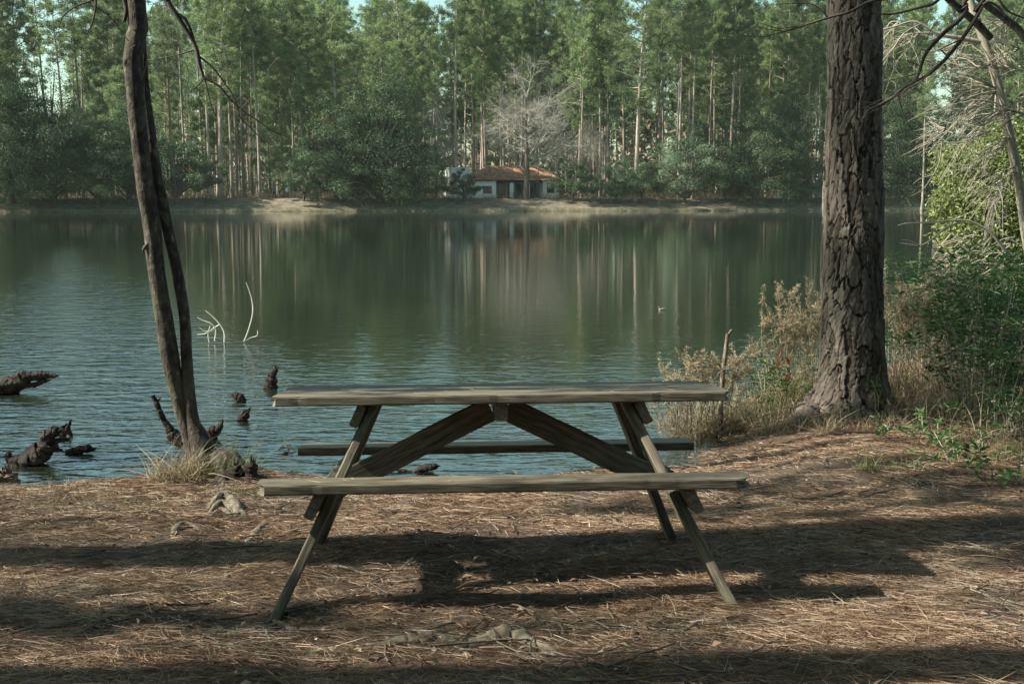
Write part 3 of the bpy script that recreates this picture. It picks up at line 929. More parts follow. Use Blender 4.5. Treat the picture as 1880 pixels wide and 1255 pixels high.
# picnic tables / benches far away
def far_table(px, D, s, lab):
    p = at(px, 366, D)
    r = empty('picnic_table', (p[0], D, float(gz(p[0], D))), random.uniform(-.2, .2))
    boxobj('tabletop', M['dark_wood'], r, -.95, .95, -.36, .36, .71, .76)
    for yb in (-.72, .5): boxobj('bench_seat', M['dark_wood'], r, -.95, .95, yb, yb + .22, .42, .46)
    for xs in (-.65, .65):
        for sg in (-1, 1):
            g = Geo(); tube(g, np.array([[xs, sg * .68, 0], [xs, sg * .2, .71]]), .05, 4)
            g.build('leg', M['dark_wood'], r, smooth=False)
        boxobj('seat_support', M['dark_wood'], r, xs - .03, xs + .03, -.7, .7, .33, .42)
    r.scale = (s, s, s)
    tag(r, lab, 'picnic table')
far_table(940, 172.5, 1.0, 'dark picnic table in front of the white building, left one of two')
far_table(977, 173.5, 1.0, 'dark picnic table in front of the white building, right one of two')
p = at(1470, 366, 174)
r = empty('park_bench', (p[0], 174, float(gz(p[0], 174))), .15)
boxobj('seat', M['dark_wood'], r, -.85, .85, -.25, .2, .42, .48)
boxobj('backrest', M['dark_wood'], r, -.85, .85, .2, .26, .55, 1.0)
for xs in (-.7, .7): boxobj('leg', M['dark_wood'], r, xs - .05, xs + .05, -.22, .24, 0, .42)
tag(r, 'dark bench on the far bank left of the large near pine', 'bench')


# ------------------------------------------------------------------ walkers on the far bank
def person(px, D, top, legs, rz, stride, lab, skin=(.35, .22, .16)):
    p = at(px, 366, D)
    root = empty('person', (p[0], D, float(gz(p[0], D))), rz)
    ms = flat_mat('skin_tone', skin); mt = flat_mat('cloth_top', top); ml = flat_mat('cloth_legs', legs); mh = flat_mat('hair_dark', (.03, .02, .015))
    a, b_ = stride, -stride * .8
    hips = [np.array([0, sx * .09, .90]) for sx in (-1, 1)]
    g = Geo()                                     # body: head, neck, trunk, arms and legs grown together
    tube(g, smooth_path([[0, 0, .86], [.0, 0, 1.1], [.01, 0, 1.38], [.02, 0, 1.46], [.03, 0, 1.52]], 12), np.interp(np.linspace(0, 1, 12), [0, .4, .75, .9, 1], [.14, .12, .14, .055, .05]), 10)
    th = np.linspace(0, np.pi, 9)
    tube(g, np.stack([np.full(9, .035), np.zeros(9), 1.63 - .115 * np.cos(th)], -1), .085 * np.sin(th) + .004, 10)
    hands = []
    for sx, sw in ((-1, -a), (1, a)):
        pts = np.array([[.01, sx * .17, 1.39], [.0 + sw * .15, sx * .23, 1.12], [.08 + sw * .4, sx * .23, .88], [.10 + sw * .45, sx * .22, .80]])
        tube(g, smooth_path(pts, 10), np.linspace(.045, .028, 10), 8)
    for (h, sw) in zip(hips, (a, b_)):
        pts = np.array([h, h + [sw * .45, 0, -.42], h + [sw * .85, 0, -.82], h + [sw * .85 + .03, 0, -.87], h + [sw * .85 + .17, 0, -.885]])
        tube(g, smooth_path(pts, 14), np.interp(np.linspace(0, 1, 14), [0, .5, .8, 1], [.085, .06, .042, .035]), 8)
    body = g.build('body', ms, root)
    t = Geo()
    tube(t, smooth_path([[0, 0, .84], [.0, 0, 1.1], [.01, 0, 1.40], [.015, 0, 1.45]], 10), [.165, .16, .15, .15, .155, .165, .17, .165, .12, .07], 10)
    for sx, sw in ((-1, -a), (1, a)):
        pts = np.array([[.01, sx * .15, 1.41], [.0 + sw * .15, sx * .235, 1.12], [.06 + sw * .3, sx * .235, .96]])
        tube(t, smooth_path(pts, 8), np.linspace(.062, .045, 8), 8)
    t.build('shirt', mt, root)
    l = Geo()
    tube(l, [[0, 0, .80], [0, 0, .90], [0, 0, .98]], [.12, .155, .15], 10)
    for (h, sw) in zip(hips, (a, b_)):
        pts = np.array([h, h + [sw * .45, 0, -.42], h + [sw * .85, 0, -.82]])
        tube(l, smooth_path(pts, 9), np.linspace(.105, .065, 9), 8)
    l.build('trousers', ml, root)
    hr = Geo()
    th = np.linspace(0, np.pi * .62, 8)
    tube(hr, np.stack([np.full(8, .02), np.zeros(8), 1.645 + .115 * np.cos(th)], -1), .095 * np.sin(th) + .004, 10)
    hr.build('hair', mh, root)
    tag(root, lab, 'person', 'walkers on the far bank')
    return root
person(503, 163.5 + .16 * -30 + 8.5, (.06, .22, .30), (.025, .025, .03), 0.15, .42, 'person in teal top and dark trousers, leftmost of the three walkers')
person(528, 163.5 + .16 * -30 + 8.0, (.55, .62, .66), (.05, .045, .06), 1.4, .06, 'person in pale top and dark trousers, middle of the three walkers')
person(541, 163.5 + .16 * -30 + 8.2, (.10, .06, .07), (.30, .38, .44), 0.0, .42, 'person in dark top and pale blue jeans striding, rightmost of the three walkers')


# ================================================================== FOREGROUND
# ------------------------------------------------------------------ picnic table
TAB = Matrix.Translation((-0.0487, 5.0651, 0.0)) @ Matrix.Rotation(0.0412, 4, 'Z') @ Matrix.Rotation(-0.0902, 4, 'X') @ Matrix.Rotation(-0.0058, 4, 'Y')
table = empty('picnic_table')
table.matrix_world = TAB
tag(table, 'weathered wooden picnic table with two attached benches on the pine straw', 'picnic table')


def board(name, a, b_, wdir, W, T, parent, clip0=0.0, clip1=0.0, seed=0, wear=.0022, cut0=None, cut1=None):
    """plank from a to b, width W along wdir, thickness T; ends can lose their corners; its mesh runs along its own X axis"""
    a, b_ = np.asarray(a, float), np.asarray(b_, float)
    ax = unit(b_ - a); L = float(np.linalg.norm(b_ - a))
    wd = np.asarray(wdir, float); wd = unit(wd - ax * (wd @ ax)); td = np.cross(ax, wd)
    rng = np.random.default_rng(seed + 900)
    nx_ = max(4, int(L / .035))
    xs = np.linspace(-L / 2, L / 2, nx_)
    e = .006
    # cross-section ring with worn corners
    ring = [(-W / 2 + e, -T / 2), (-W / 6, -T / 2), (W / 6, -T / 2), (W / 2 - e, -T / 2), (W / 2 - e * .3, -T / 2 + e * .3), (W / 2, -T / 2 + e), (W / 2, T / 2 - e), (W / 2 - e * .3, T / 2 - e * .3),
            (W / 2 - e, T / 2), (W / 6, T / 2), (-W / 6, T / 2), (-W / 2 + e, T / 2), (-W / 2 + e * .3, T / 2 - e * .3), (-W / 2, T / 2 - e), (-W / 2, -T / 2 + e), (-W / 2 + e * .3, -T / 2 + e * .3)]
    ring = np.array(ring); k = len(ring)
    V = np.zeros((nx_, k, 3))
    V[:, :, 0] = xs[:, None]; V[:, :, 1:] = ring[None]
    for i, (y, z) in enumerate(ring):                       # dents and wavy edges
        amp = wear * (1.8 if abs(abs(y) - W / 2) < e and abs(abs(z) - T / 2) < e else .8)
        V[:, i, 1] += amp * (fbm(xs * 7 + 3.1 * seed, xs * 0 + i * .11 + seed, seed, 3) - .5) * 2 - np.sign(y) * amp * 2.2 * np.clip(fbm(xs * 11, xs * 0 + seed * 3 + (i // 4), seed + 5, 2) - .58, 0, 1) * 4 * (abs(y) > W / 2 - e * 1.2)
        V[:, i, 2] += amp * (fbm(xs * 5 + 9.1 * seed, xs * 0 + i * .13 + seed, seed + 9, 3) - .5) * 2
    for cl, sgn in ((clip0, -1), (clip1, 1)):
        if cl:
            lim = L / 2 - cl * np.clip((np.abs(V[:, :, 1]) - (W / 2 - cl)) / cl, 0, 1) * (V[:, :, 1] < 0)
            V[:, :, 0] = np.where(sgn * V[:, :, 0] > lim, sgn * lim, V[:, :, 0])
    for ct, q in ((cut0, 0), (cut1, nx_ - 1)):              # sawn at a slant along the width
        if ct is not None: V[q, :, 0] += ct * V[q, :, 1]
    g = Geo()
    i = np.arange(nx_ - 1)[:, None] * k; j = np.arange(k)[None]; j2 = (j + 1) % k
    g.add(V.reshape(-1, 3), np.stack([i + j, i + k + j, i + k + j2, i + j2], -1).reshape(-1, 4))
    for q, flip in ((0, False), (nx_ - 1, True)):
        rv = V[q]; c = rv.mean(0)
        f = np.array([[m_, (m_ + 1) % k, k] for m_ in range(k)])
        g.add(np.vstack([rv, c[None]]), f[:, ::-1] if flip else f)
    o = g.build(name, M['wood'], parent, smooth=False)
    mid = (a + b_) / 2
    o.matrix_local = Matrix(((ax[0], wd[0], td[0], mid[0]), (ax[1], wd[1], td[1], mid[1]), (ax[2], wd[2], td[2], mid[2]), (0, 0, 0, 1)))
    return o


ZT, ZB = .7887, .4833
# five boards of the top
yb = -.3575
for i in range(5):
    w = .139
    y0 = yb + i * .144
    xl, xr = -.922 + random.uniform(-.004, .004), .934 + random.uniform(-.004, .004)
    board('tabletop_plank', (xl, y0 + w / 2, ZT - .019), (xr - (.012 if i == 4 else 0), y0 + w / 2, ZT - .019), (0, 1, 0), w, .038, table, .02 if i == 0 else 0, .03 if i == 0 else 0, seed=i + 1, wear=.0016)
for y0, sd in ((-.68, 11), (.5355, 12)):
    f = y0 < 0
    o = board('bench_seat', (-.935, y0 + .102, ZB - .019), (.945, y0 + .102, ZB - .019), (0, 1, 0), .205, .038, table, .04 if f else .0, .045 if f else 0, seed=sd, wear=.0022)
K = .34 / .75                                   # the A-frames splay outwards towards the ground
for sg in (-1, 1):
    def A(y, z, off=0.0):
        x = .515 + (.75 - z) * K + off
        return np.array([sg * x, y, z])
    wy_ = np.array([0, 1.0, 0])
    for sy in (-1, 1):                          # legs
        a = A(sy * .17, .748); b_ = A(sy * .70, -.05)
        ax = unit(b_ - a)
        nrm = unit(np.cross(ax, np.array([sg * K, 0, -1.0])))
        board('leg', a, b_, np.cross(nrm, ax) if False else unit(np.cross(ax, np.cross(unit(np.array([sg * K, 0, -1.0])), wy_))), .125, .038, table, seed=20 + sy + 3 * sg, wear=.002)
    dn = unit(np.array([sg * K, 0, -1.0]))
    # seat support and top cleat, fixed to the outer face
    board('seat_support', A(-.655, ZB - .083, .043), A(.70, ZB - .083, .043), dn, .105, .038, table, seed=31 + sg)
    board('top_cleat', A(-.31, ZT - .085, .043), A(.31, ZT - .085, .043), dn, .095, .038, table, seed=35 + sg)
    # diagonal brace from the middle cleat down to the seat support
    board('brace', (sg * .035, .03, .70), (sg * .70, .03, .375), (0, 0, 1), .105, .042, table, seed=41 + sg)
board('middle_cleat', (0, -.31, ZT - .076), (0, .31, ZT - .076), (0, 0, 1), .072, .05, table, seed=45)

# ------------------------------------------------------------------ two stemmed tree at the water's edge
def stem_obj(name, pxs, Y0, Y1, m, parent, sides=20, n=60, rough=.07, seed=0, ext=None):
    pts = []
    k = len(pxs)
    for i, (px, py, w) in enumerate(pxs):
        Yd = Y0 + (Y1 - Y0) * i / max(1, k - 1)
        p = at(px, py, Yd)
        pts.append((*p, w / FPX * Yd / 2))
    if ext: pts += ext
    q = smooth_path(pts, n)
    g = Geo(); tube(g, q[:, :3], np.maximum(q[:, 3], .0012), sides, rough=rough, seed=seed)
    return g.build(name, m, parent), q


tw = empty('twin_stemmed_tree', (0, 0, 0))
tag(tw, 'slender two stemmed tree leaning left at the water edge, left of the picnic table', 'tree')
o, qB = stem_obj('trunk', [(400, 905, 92), (391, 880, 76), (376, 840, 50), (363, 800, 36), (353, 772, 27), (346, 710, 22), (342, 648, 21), (339, 586, 20), (326, 503, 20), (308, 420, 21), (290, 335, 21), (279, 268, 20), (269, 190, 18), (264, 134, 16), (260, 60, 15), (257, 0, 14)],
                 7.78, 7.98, M['bark_stem'], tw, seed=3, rough=.12, ext=[(-2.75, 8.2, 4.6, .045), (-2.9, 8.4, 6.5, .03), (-2.7, 8.7, 8.5, .012)], n=140)
o, qA = stem_obj('trunk', [(380, 888, 50), (362, 840, 38), (346, 790, 30), (334, 750, 29), (323, 710, 29), (311, 648, 34), (301, 586, 33), (288, 503, 32), (280, 420, 31), (266, 345, 30), (257, 268, 30), (250, 190, 33), (247, 134, 35), (245, 112, 36), (249, 70, 33), (251, 0, 33)],
                 7.85, 7.82, M['bark_stem'], tw, seed=5, rough=.12, ext=[(-2.45, 7.75, 4.4, .055), (-2.55, 7.6, 6.4, .04), (-2.4, 7.5, 9.0, .015)], n=140)
for (px, py, r) in ((234, 114, .030), (266, 455, .014)):
    g = Geo(); p = at(px, py, 7.80)
    tube(g, smooth_path([p + [.05, 0, .05], p + [.0, -.01, .0], p + [-.012, -.015, -.03]], 8), [r, r, r * .97, r * .9, r * .75, r * .55, r * .35, r * .15], 10, rough=.3, seed=int(px))
    g.build('knot', M['bark_stem'], tw)
g = Geo()                                       # buttress roots at the foot
for (ax_, L, r) in ((.2, .45, .06), (-.5, .5, .06), (2.9, .3, .05), (-1.3, .35, .05), (1.4, .4, .05)):
    p0 = np.array([-1.90, 7.76, -.13])
    s = np.linspace(0, 1, 8)
    pp = p0 + np.stack([np.cos(ax_) * s * L, np.sin(ax_) * s * L, s * 0], -1)
    pp[:, 2] = np.where(s < .15, -.10, gz(pp[:, 0], pp[:, 1]) + .02 - .03 * s)
    tube(g, pp, r * (1.2 - .9 * s), 10, rough=.2, seed=int(L * 100))
g.build('root_flare', M['bark_stem'], tw)
# drooping dark branches that hang from its top into the frame
g = Geo(); rng = np.random.default_rng(77)
def pxbranch(g, pts, Yd, n=14, r=.5, jit=0.0, sides=5):
    P = [(*at(px, py, Yd + (dy[0] if dy else 0)), w / FPX * Yd / 2) for (px, py, w, *dy) in pts]
    q = smooth_path(P, n)
    if jit: q[1:-1, :3] += rng.normal(0, jit, (n - 2, 3))
    tube(g, q[:, :3], np.maximum(q[:, 3], .0011), sides, cap=False, r=r)
    return q
YB = 7.4
stem_top = (-2.5, 7.7, 5.2)
P0 = [(*stem_top, .05), (-2.42, 7.5, 4.6, .035), (*at(296, -60, YB), .020)]
def brq(pts):
    q = smooth_path(P0 + [(*at(px, py, YB), w / FPX * YB / 2) for px, py, w in pts], 24)
    tube(g, q[:, :3], np.maximum(q[:, 3], .0011), 6, cap=False); return q
brq([(308, 0, 9), (322, 24, 9), (346, 62, 7.5), (360, 88, 7), (366, 118, 6), (374, 142, 5)])
pxbranch(g, [(324, 26, 7), (340, 36, 6), (352, 60, 5), (358, 86, 4.5)], YB)
pxbranch(g, [(362, 90, 6), (372, 138, 5.5), (377, 144, 5), (402, 158, 4.5), (424, 184, 4), (452, 208, 3.4), (480, 226, 2.8), (503, 242, 2.2), (530, 252, 1.4)], YB, 20)
pxbranch(g, [(366, 104, 4), (390, 124, 3.4), (410, 150, 3), (430, 180, 2.6), (440, 215, 2.2), (460, 235, 2), (488, 264, 1.3)], YB, 16)
pxbranch(g, [(356, 92, 3), (330, 100, 2.5), (298, 108, 2), (272, 112, 1.6)], YB)
pxbranch(g, [(375, 144, 3), (360, 160, 2.4), (348, 168, 1.8), (346, 190, 1.4), (356, 222, 1)], YB)
pxbranch(g, [(376, 146, 3), (384, 180, 2.2), (392, 206, 1.8), (400, 222, 1.4)], YB)
pxbranch(g, [(300, 108, 2), (286, 124, 1.5), (276, 136, 1)], YB)
pxbranch(g, [(175, -20, 5), (176, 10, 4), (170, 40, 3), (160, 62, 2.2)], YB)
pxbranch(g, [(172, 0, 4), (140, 12, 3), (116, 30, 2.4), (108, 55, 1.6), (112, 66, 1)], YB)
pxbranch(g, [(174, 12, 3.4), (200, 30, 2.8), (222, 58, 2.2), (236, 76, 1.6)], YB)
pxbranch(g, [(228, 40, 7), (232, 15, 9), (222, -20, 10)], 7.8)
for i in range(46):
    px, py = rng.uniform(100, 520), rng.uniform(-10, 230)
    if py > 40 + .5 * max(0, px - 300) + 120: continue
    a = rng.uniform(-2.6, -.4)
    L = rng.uniform(15, 60)
    pxbranch(g, [(px, py, 1.6), (px + L * .5 * math.cos(a) + rng.normal(0, 4), py - L * .5 * math.sin(a) + rng.normal(0, 4), 1.2), (px + L * math.cos(a), py - L * math.sin(a), .8)], YB + rng.normal(0, .15), 7, sides=3)
g.build('branch', M['twig_dark'], tw)


# ------------------------------------------------------------------ large pine with plated bark
def gp(px, py, dz=0.0):
    """ground point under a photograph pixel"""
    Yd = 6.0
    for _ in range(40):
        p = at(px, py, Yd)
        h = float(gz(p[0], Yd)) + dz
        s = (CAMZ - p[2]) / Yd
        Yd = .5 * Yd + .5 * (CAMZ - h) / s
    return at(px, py, Yd)


def bark_pine():
    root = empty('pine_tree', (PINE_XY[0], PINE_XY[1], 0))
    tag(root, 'large pine trunk with thick plated bark, right of the picnic table', 'tree')
    nt_, nz_ = 300, 900
    zz = np.concatenate([np.linspace(-.25, 4.6, nz_ - 60), np.linspace(4.65, 12, 60)])
    cxp = np.interp(zz, [-.2, .4, 1.6, 3.3, 12], [0, .0, -.03, -.075, -.25])
    R = .965 * np.interp(zz, [-.25, -.05, .08, .2, .4, .7, 1.2, 2.0, 3.3, 12], [.40, .335, .285, .262, .248, .238, .226, .213, .203, .13])
    th = np.linspace(0, 2 * np.pi, nt_, endpoint=False)
    TH, ZZ = np.meshgrid(th, zz)
    U = TH / (2 * np.pi)
    # plates: jittered cells elongated along the trunk, several to the girth
    ncol = 16
    wu = U * ncol + .75 * (fbm(np.cos(TH) * 1.5 + 7, np.sin(TH) * 1.5 + ZZ * 3.0, 5, 3) - .5) + .55 * (fbm(np.cos(TH) * 7, np.sin(TH) * 7 + ZZ * 16, 15, 3) - .5)
    wz = ZZ / .26 + 1.5 * (fbm(np.cos(TH) * 3, np.sin(TH) * 3 + ZZ * 5, 6, 3) - .5) + .5 * (fbm(np.cos(TH) * 11, np.sin(TH) * 11 + ZZ * 9, 16, 2) - .5)
    iu, iz = np.floor(wu), np.floor(wz)
    d1 = np.full(U.shape, 9.0); d2 = d1.copy(); idh = np.zeros(U.shape); tilt = np.zeros(U.shape)
    for du in (-1, 0, 1):
        for dz in (-1, 0, 1):
            cu, cz_ = iu + du, iz + dz
            cm = np.mod(cu, ncol)
            jx, jz = hash2(cm, cz_, 1), hash2(cm, cz_, 2)
            ex, ez = wu - (cu + .5 + (jx - .5) * .8), wz - (cz_ + .5 + (jz - .5) * .9)
            dd = np.abs(ex) + np.abs(ez) * .55
            m_ = dd < d1
            d2 = np.where(m_, d1, np.minimum(d2, dd))
            idh = np.where(m_, hash2(cm, cz_, 3), idh)
            tilt = np.where(m_, (1.4 * ex * (hash2(cm, cz_, 7) - .5) + .8 * ez * (hash2(cm, cz_, 8) - .2)), tilt)
            d1 = np.where(m_, dd, d1)
    edge = d2 - d1
    plate = sstep(.0, .05 + .12 * vnoise(np.cos(TH) * 4, np.sin(TH) * 4 + ZZ * 4, 44), edge)
    fine = fbm(np.cos(TH) * 12, np.sin(TH) * 12 + ZZ * 40, 9, 4) - .5
    fl2 = fbm(np.cos(TH) * 6 + 3, np.sin(TH) * 6 + ZZ * 8, 19, 4) + .3 * idh
    flake = (np.floor(fl2 * 9) + sstep(.0, .25, fl2 * 9 % 1)) / 9
    crack = np.clip(1 - np.abs(fbm(np.cos(TH) * 8, np.sin(TH) * 8 + ZZ * 26, 29, 3) - .5) * 26, 0, 1)
    amp = np.interp(ZZ, [0, 1, 3, 12], [1.1, 1.0, .85, .7])
    disp = amp * (-.016 + .014 * plate + plate * (.011 * idh + .013 * tilt + .030 * (flake - .5) - .003 * crack) + .006 * fine * (.5 + plate))
    # root flare lobes
    fl = np.clip((.35 - ZZ) / .55, 0, 1) ** 1.6
    lob = .10 * fl * (np.clip(np.cos(TH - 5.9), 0, 1) ** 3 + .8 * np.clip(np.cos(TH - 3.7), 0, 1) ** 3 + .7 * np.clip(np.cos(TH - 4.9), 0, 1) ** 4 + .6 * np.clip(np.cos(TH - 1.5), 0, 1) ** 3)
    RR = R[:, None] + disp + lob
    V = np.stack([cxp[:, None] + RR * np.cos(TH), RR * np.sin(TH), ZZ + gz(*PINE_XY) * 1.0], -1)
    g = Geo()
    i = np.arange(nz_ - 1)[:, None] * nt_; j = np.arange(nt_)[None]; k = (j + 1) % nt_
    g.add(V.reshape(-1, 3), np.stack([i + j, i + k, i + nt_ + k, i + nt_ + j], -1).reshape(-1, 4), (np.clip(.15 + .6 * plate * (.35 + .65 * idh) + .9 * fine * .5, 0, 1)).ravel())
    m, nt, b = new_mat('plated_pine_bark')
    at_ = nd(nt, 'ShaderNodeAttribute', attribute_name='rnd')
    c = ramp(nt, at_.outputs['Fac'], [(0, (.015, .013, .012)), (.3, (.06, .05, .043)), (.6, (.14, .12, .102)), (1, (.26, .235, .205))])
    co = objcoord(nt, (1, 1, .5))
    nz2 = nd(nt, 'ShaderNodeTexNoise', {'Vector': co, 'Scale': 45.0, 'Detail': 8, 'Roughness': .7})
    hs = nd(nt, 'ShaderNodeMapRange', {0: nz2.outputs[0], 1: .25, 2: .75, 3: .6, 4: 1.35})
    h2 = nd(nt, 'ShaderNodeHueSaturation', {'Value': hs.outputs[0], 'Color': c})
    nt.links.new(h2.outputs[0], b.inputs['Base Color'])
    b.inputs['Roughness'].default_value = .9; b.inputs['Specular IOR Level'].default_value = .15
    bump(nt, nz2.outputs[0], .7, .008, b)
    g.build('trunk', m, root)
    for k, pts in enumerate(([(1512, 735, 60, .05), (1490, 752, 58, .02), (1468, 772, 44, .0), (1450, 790, 26, -.03)], [(1612, 738, 52, .04), (1632, 752, 40, .02), (1652, 766, 26, -.01), (1672, 776, 14, -.04)])):  # left root is an added shape standing in for a mound's shadow
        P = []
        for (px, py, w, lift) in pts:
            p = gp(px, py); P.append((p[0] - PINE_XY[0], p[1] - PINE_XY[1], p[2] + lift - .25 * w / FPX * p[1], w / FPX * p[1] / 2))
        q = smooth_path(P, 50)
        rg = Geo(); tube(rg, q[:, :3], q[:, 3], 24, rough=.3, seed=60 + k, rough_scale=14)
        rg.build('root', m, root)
    return root
bark_pine()


# ------------------------------------------------------------------ things in the water
def log_thing(name, label, cat, parts, m='wet_wood', rough=.42, sides=26, group=None):
    """parts: list of (points with (px, py, diameter px) , distance Y)"""
    g = Geo()
    for i, (pts, Yd) in enumerate(parts):
        P = [(*at(px, py, Yd[k] if isinstance(Yd, (list, tuple)) else Yd), w / FPX * (Yd[k] if isinstance(Yd, (list, tuple)) else Yd) / 2) for k, (px, py, w) in enumerate(pts)]
        q = smooth_path(P, 22 * len(P))
        jj = fbm(np.arange(len(q)) * .09, np.zeros(len(q)) + i + pts[0][0], 3, 3) - .5
        q[:, 2] += jj * q[:, 3] * .5
        q[:, 3] *= 1 + .6 * (fbm(np.arange(len(q)) * .12, np.zeros(len(q)) + i + pts[0][1], 5, 3) - .5)
        tube(g, q[:, :3], np.maximum(q[:, 3], .002), sides, rough=rough, seed=i * 7 + int(pts[0][0]) % 50, rough_scale=22)
        e = q[-1]; dv = unit(q[-1, :3] - q[-4, :3])        # splintered end
        rs = np.random.default_rng(int(pts[0][0] + 997) % 9999 + i)
        for k in range(7):
            a_ = unit(rs.normal(size=3)); a_ = a_ - dv * (a_ @ dv)
            st0 = e[:3] + a_ * e[3] * .6
            tube(g, np.array([st0 - dv * e[3], st0, st0 + (dv + .25 * a_) * e[3] * rs.uniform(.6, 2.4)]), [e[3] * .5, e[3] * .35, .0015], 5, cap=False)
    o = g.build(name, M[m])
    return tag(o, label, cat, group)


def wY(py): return (CAMZ - WATER_Z) / math.tan(PITCH + math.atan((py - 627.5) / FPX))


log_thing('sunken_log', 'dark fallen branch reaching into the water from the left edge', 'log',
          [([(-90, 765, 70), (-40, 742, 52), (0, 720, 42), (30, 702, 30), (55, 692, 20), (80, 688, 13), (103, 689, 6)], wY(722)),
           ([(40, 707, 14), (62, 706, 11), (85, 698, 8)], wY(722))])
log_thing('driftwood_log', 'thick crooked driftwood log lying in the shallow water at the left shore', 'log',
          [([(22, 856, 18), (40, 850, 34), (62, 840, 40), (80, 826, 36), (86, 806, 30), (96, 794, 24), (106, 792, 14)], wY(852)),
           ([(84, 814, 12), (108, 808, 9), (124, 806, 6)], wY(852)),
           ([(14, 830, 12), (20, 846, 13), (40, 852, 16), (60, 846, 20)], wY(852)),
           ([(82, 822, 10), (98, 824, 9), (112, 826, 7)], wY(852))])
log_thing('broken_stub', 'forked broken stub standing up beyond the crooked driftwood log', 'driftwood',
          [([(110, 800, 10), (122, 790, 10), (129, 773, 5)], wY(800)), ([(120, 788, 10), (128, 794, 8), (132, 800, 5)], wY(800)), ([(110, 788, 11), (120, 784, 9)], wY(800))])
log_thing('driftwood_piece', 'flat dark driftwood piece in the water right of the crooked log', 'driftwood',
          [([(120, 830, 8), (140, 826, 14), (158, 824, 15), (170, 824, 7)], wY(832))])
log_thing('stump', 'pale rotten stump at the waterline by the left edge', 'stump', [([(8, 905, 46), (10, 888, 44), (14, 874, 34), (14, 868, 20)], 7.55)], 'root', .4)
log_thing('snag', 'upright dark snag in the water left of the tabletop end', 'driftwood',
          [([(496, 716, 22), (497, 702, 22), (500, 688, 15), (507, 676, 8)], wY(712)), ([(489, 712, 8), (492, 700, 9), (498, 690, 6)], wY(712))])
log_thing('driftwood_piece', 'dark driftwood knob in the water, upper of two left of the table', 'driftwood', [([(427, 723, 9), (436, 727, 14), (446, 733, 12), (450, 738, 5)], wY(737))])
log_thing('driftwood_piece', 'dark driftwood knob in the water, lower of two left of the table', 'driftwood', [([(436, 770, 8), (446, 766, 16), (452, 758, 12), (458, 751, 5)], wY(772)), ([(446, 770, 8), (460, 777, 4)], wY(772))])
log_thing('driftwood_piece', 'dark slanting driftwood in the water just right of the two stemmed tree', 'driftwood', [([(372, 805, 12), (390, 795, 22), (402, 784, 14), (408, 774, 5)], wY(805)), ([(388, 806, 14), (402, 812, 8)], wY(805))])
log_thing('leaning_stick', 'dark stick leaning out of the bank left of the two stemmed tree', 'stick', [([(280, 725, 9), (288, 742, 10), (296, 762, 12), (308, 782, 14), (320, 798, 22), (338, 812, 26)], 8.0), ([(288, 738, 5), (293, 732, 3)], 8.0)])
log_thing('post_stub', 'short sawn post stub at the shore beside the left bench end', 'post', [([(462, 900, 23), (462, 880, 23), (461, 856, 22), (461, 854, 21)], 7.55)], 'wet_wood', .1)
log_thing('stump', 'low rounded stump between the two stemmed tree and the post stub', 'stump', [([(432, 890, 34), (432, 872, 33), (434, 858, 24), (434, 855, 12)], 7.6)], 'wet_wood', .25)
log_thing('driftwood_piece', 'dark driftwood at the shoreline seen under the table', 'driftwood', [([(758, 866, 6), (776, 860, 12), (796, 856, 12), (804, 855, 5)], 8.15), ([(712, 856, 4), (730, 862, 5), (756, 866, 5)], 8.15)])

g = Geo()
for pts in ([(412, 628, 3.2), (412, 612, 3), (406, 598, 3), (392, 582, 2.6), (377, 570, 2)], [(403, 596, 2.4), (392, 602, 2), (378, 612, 1.6), (362, 614, 1.2)], [(394, 626, 2.4), (396, 606, 2.2), (388, 594, 2), (372, 588, 1.6), (362, 582, 1.2)],
            [(384, 628, 2), (382, 612, 1.8), (386, 598, 1.6)], [(392, 606, 2), (376, 608, 1.4), (366, 600, 1)]):
    pxbranch(g, pts, wY(629), 12, sides=5)
tag(g.build('bleached_branch', M['bleached']), 'bleached forked branch sticking out of the pond', 'branch')
g = Geo()
for pts in ([(448, 627, 2.6), (456, 606, 2.4), (464, 575, 2.4), (462, 548, 2), (452, 518, 1.4)], [(448, 627, 2), (460, 620, 1.8), (472, 616, 1.6), (473, 606, 1.2)]):
    pxbranch(g, pts, wY(628), 14, sides=5)
tag(g.build('bleached_twig', M['bleached']), 'thin upright bleached twig curving out of the pond', 'branch')


# ducks
def duck(px, py, s, body, lab, rz):
    D = wY(py)
    p = at(px, py, D)
    root = empty('duck', (p[0], D, WATER_Z), rz)
    mb = flat_mat('duck_plumage', body); mh = flat_mat('duck_head', tuple(x * .5 for x in body)); mk = flat_mat('duck_bill', (.35, .22, .06))
    g = Geo(); th = np.linspace(0, np.pi, 12)
    tube(g, np.stack([-.19 * np.cos(th), np.zeros(12), .035 + .03 * np.cos(th) ** 2], -1), .085 * np.sin(th) ** .8 + .003, 12)
    tube(g, smooth_path([[.12, 0, .05], [.17, 0, .10], [.175, 0, .16]], 6), [.055, .045, .035, .032, .032, .03], 10)
    g.build('body', mb, root)
    h = Geo(); tube(h, np.stack([.185 - .05 * np.cos(th), np.zeros(12), np.full(12, .185)], -1), .042 * np.sin(th) + .003, 10)
    h.build('head', mh, root)
    k = Geo(); tube(k, [[.22, 0, .18], [.25, 0, .175], [.28, 0, .172]], [.018, .014, .006], 8); k.build('bill', mk, root)
    t = Geo(); tube(t, [[-.15, 0, .06], [-.20, 0, .08], [-.25, 0, .085]], [.04, .025, .004], 8); t.build('tail', mh, root)
    root.scale = (s, s, s)
    tag(root, lab, 'duck')
duck(1215, 569, .28, (.32, .29, .23), 'small pale waterbird swimming in mid pond right of centre', 3.5)
duck(1208, 387, 1.1, (.75, .75, .72), 'white duck on the water close to the far bank', .3)

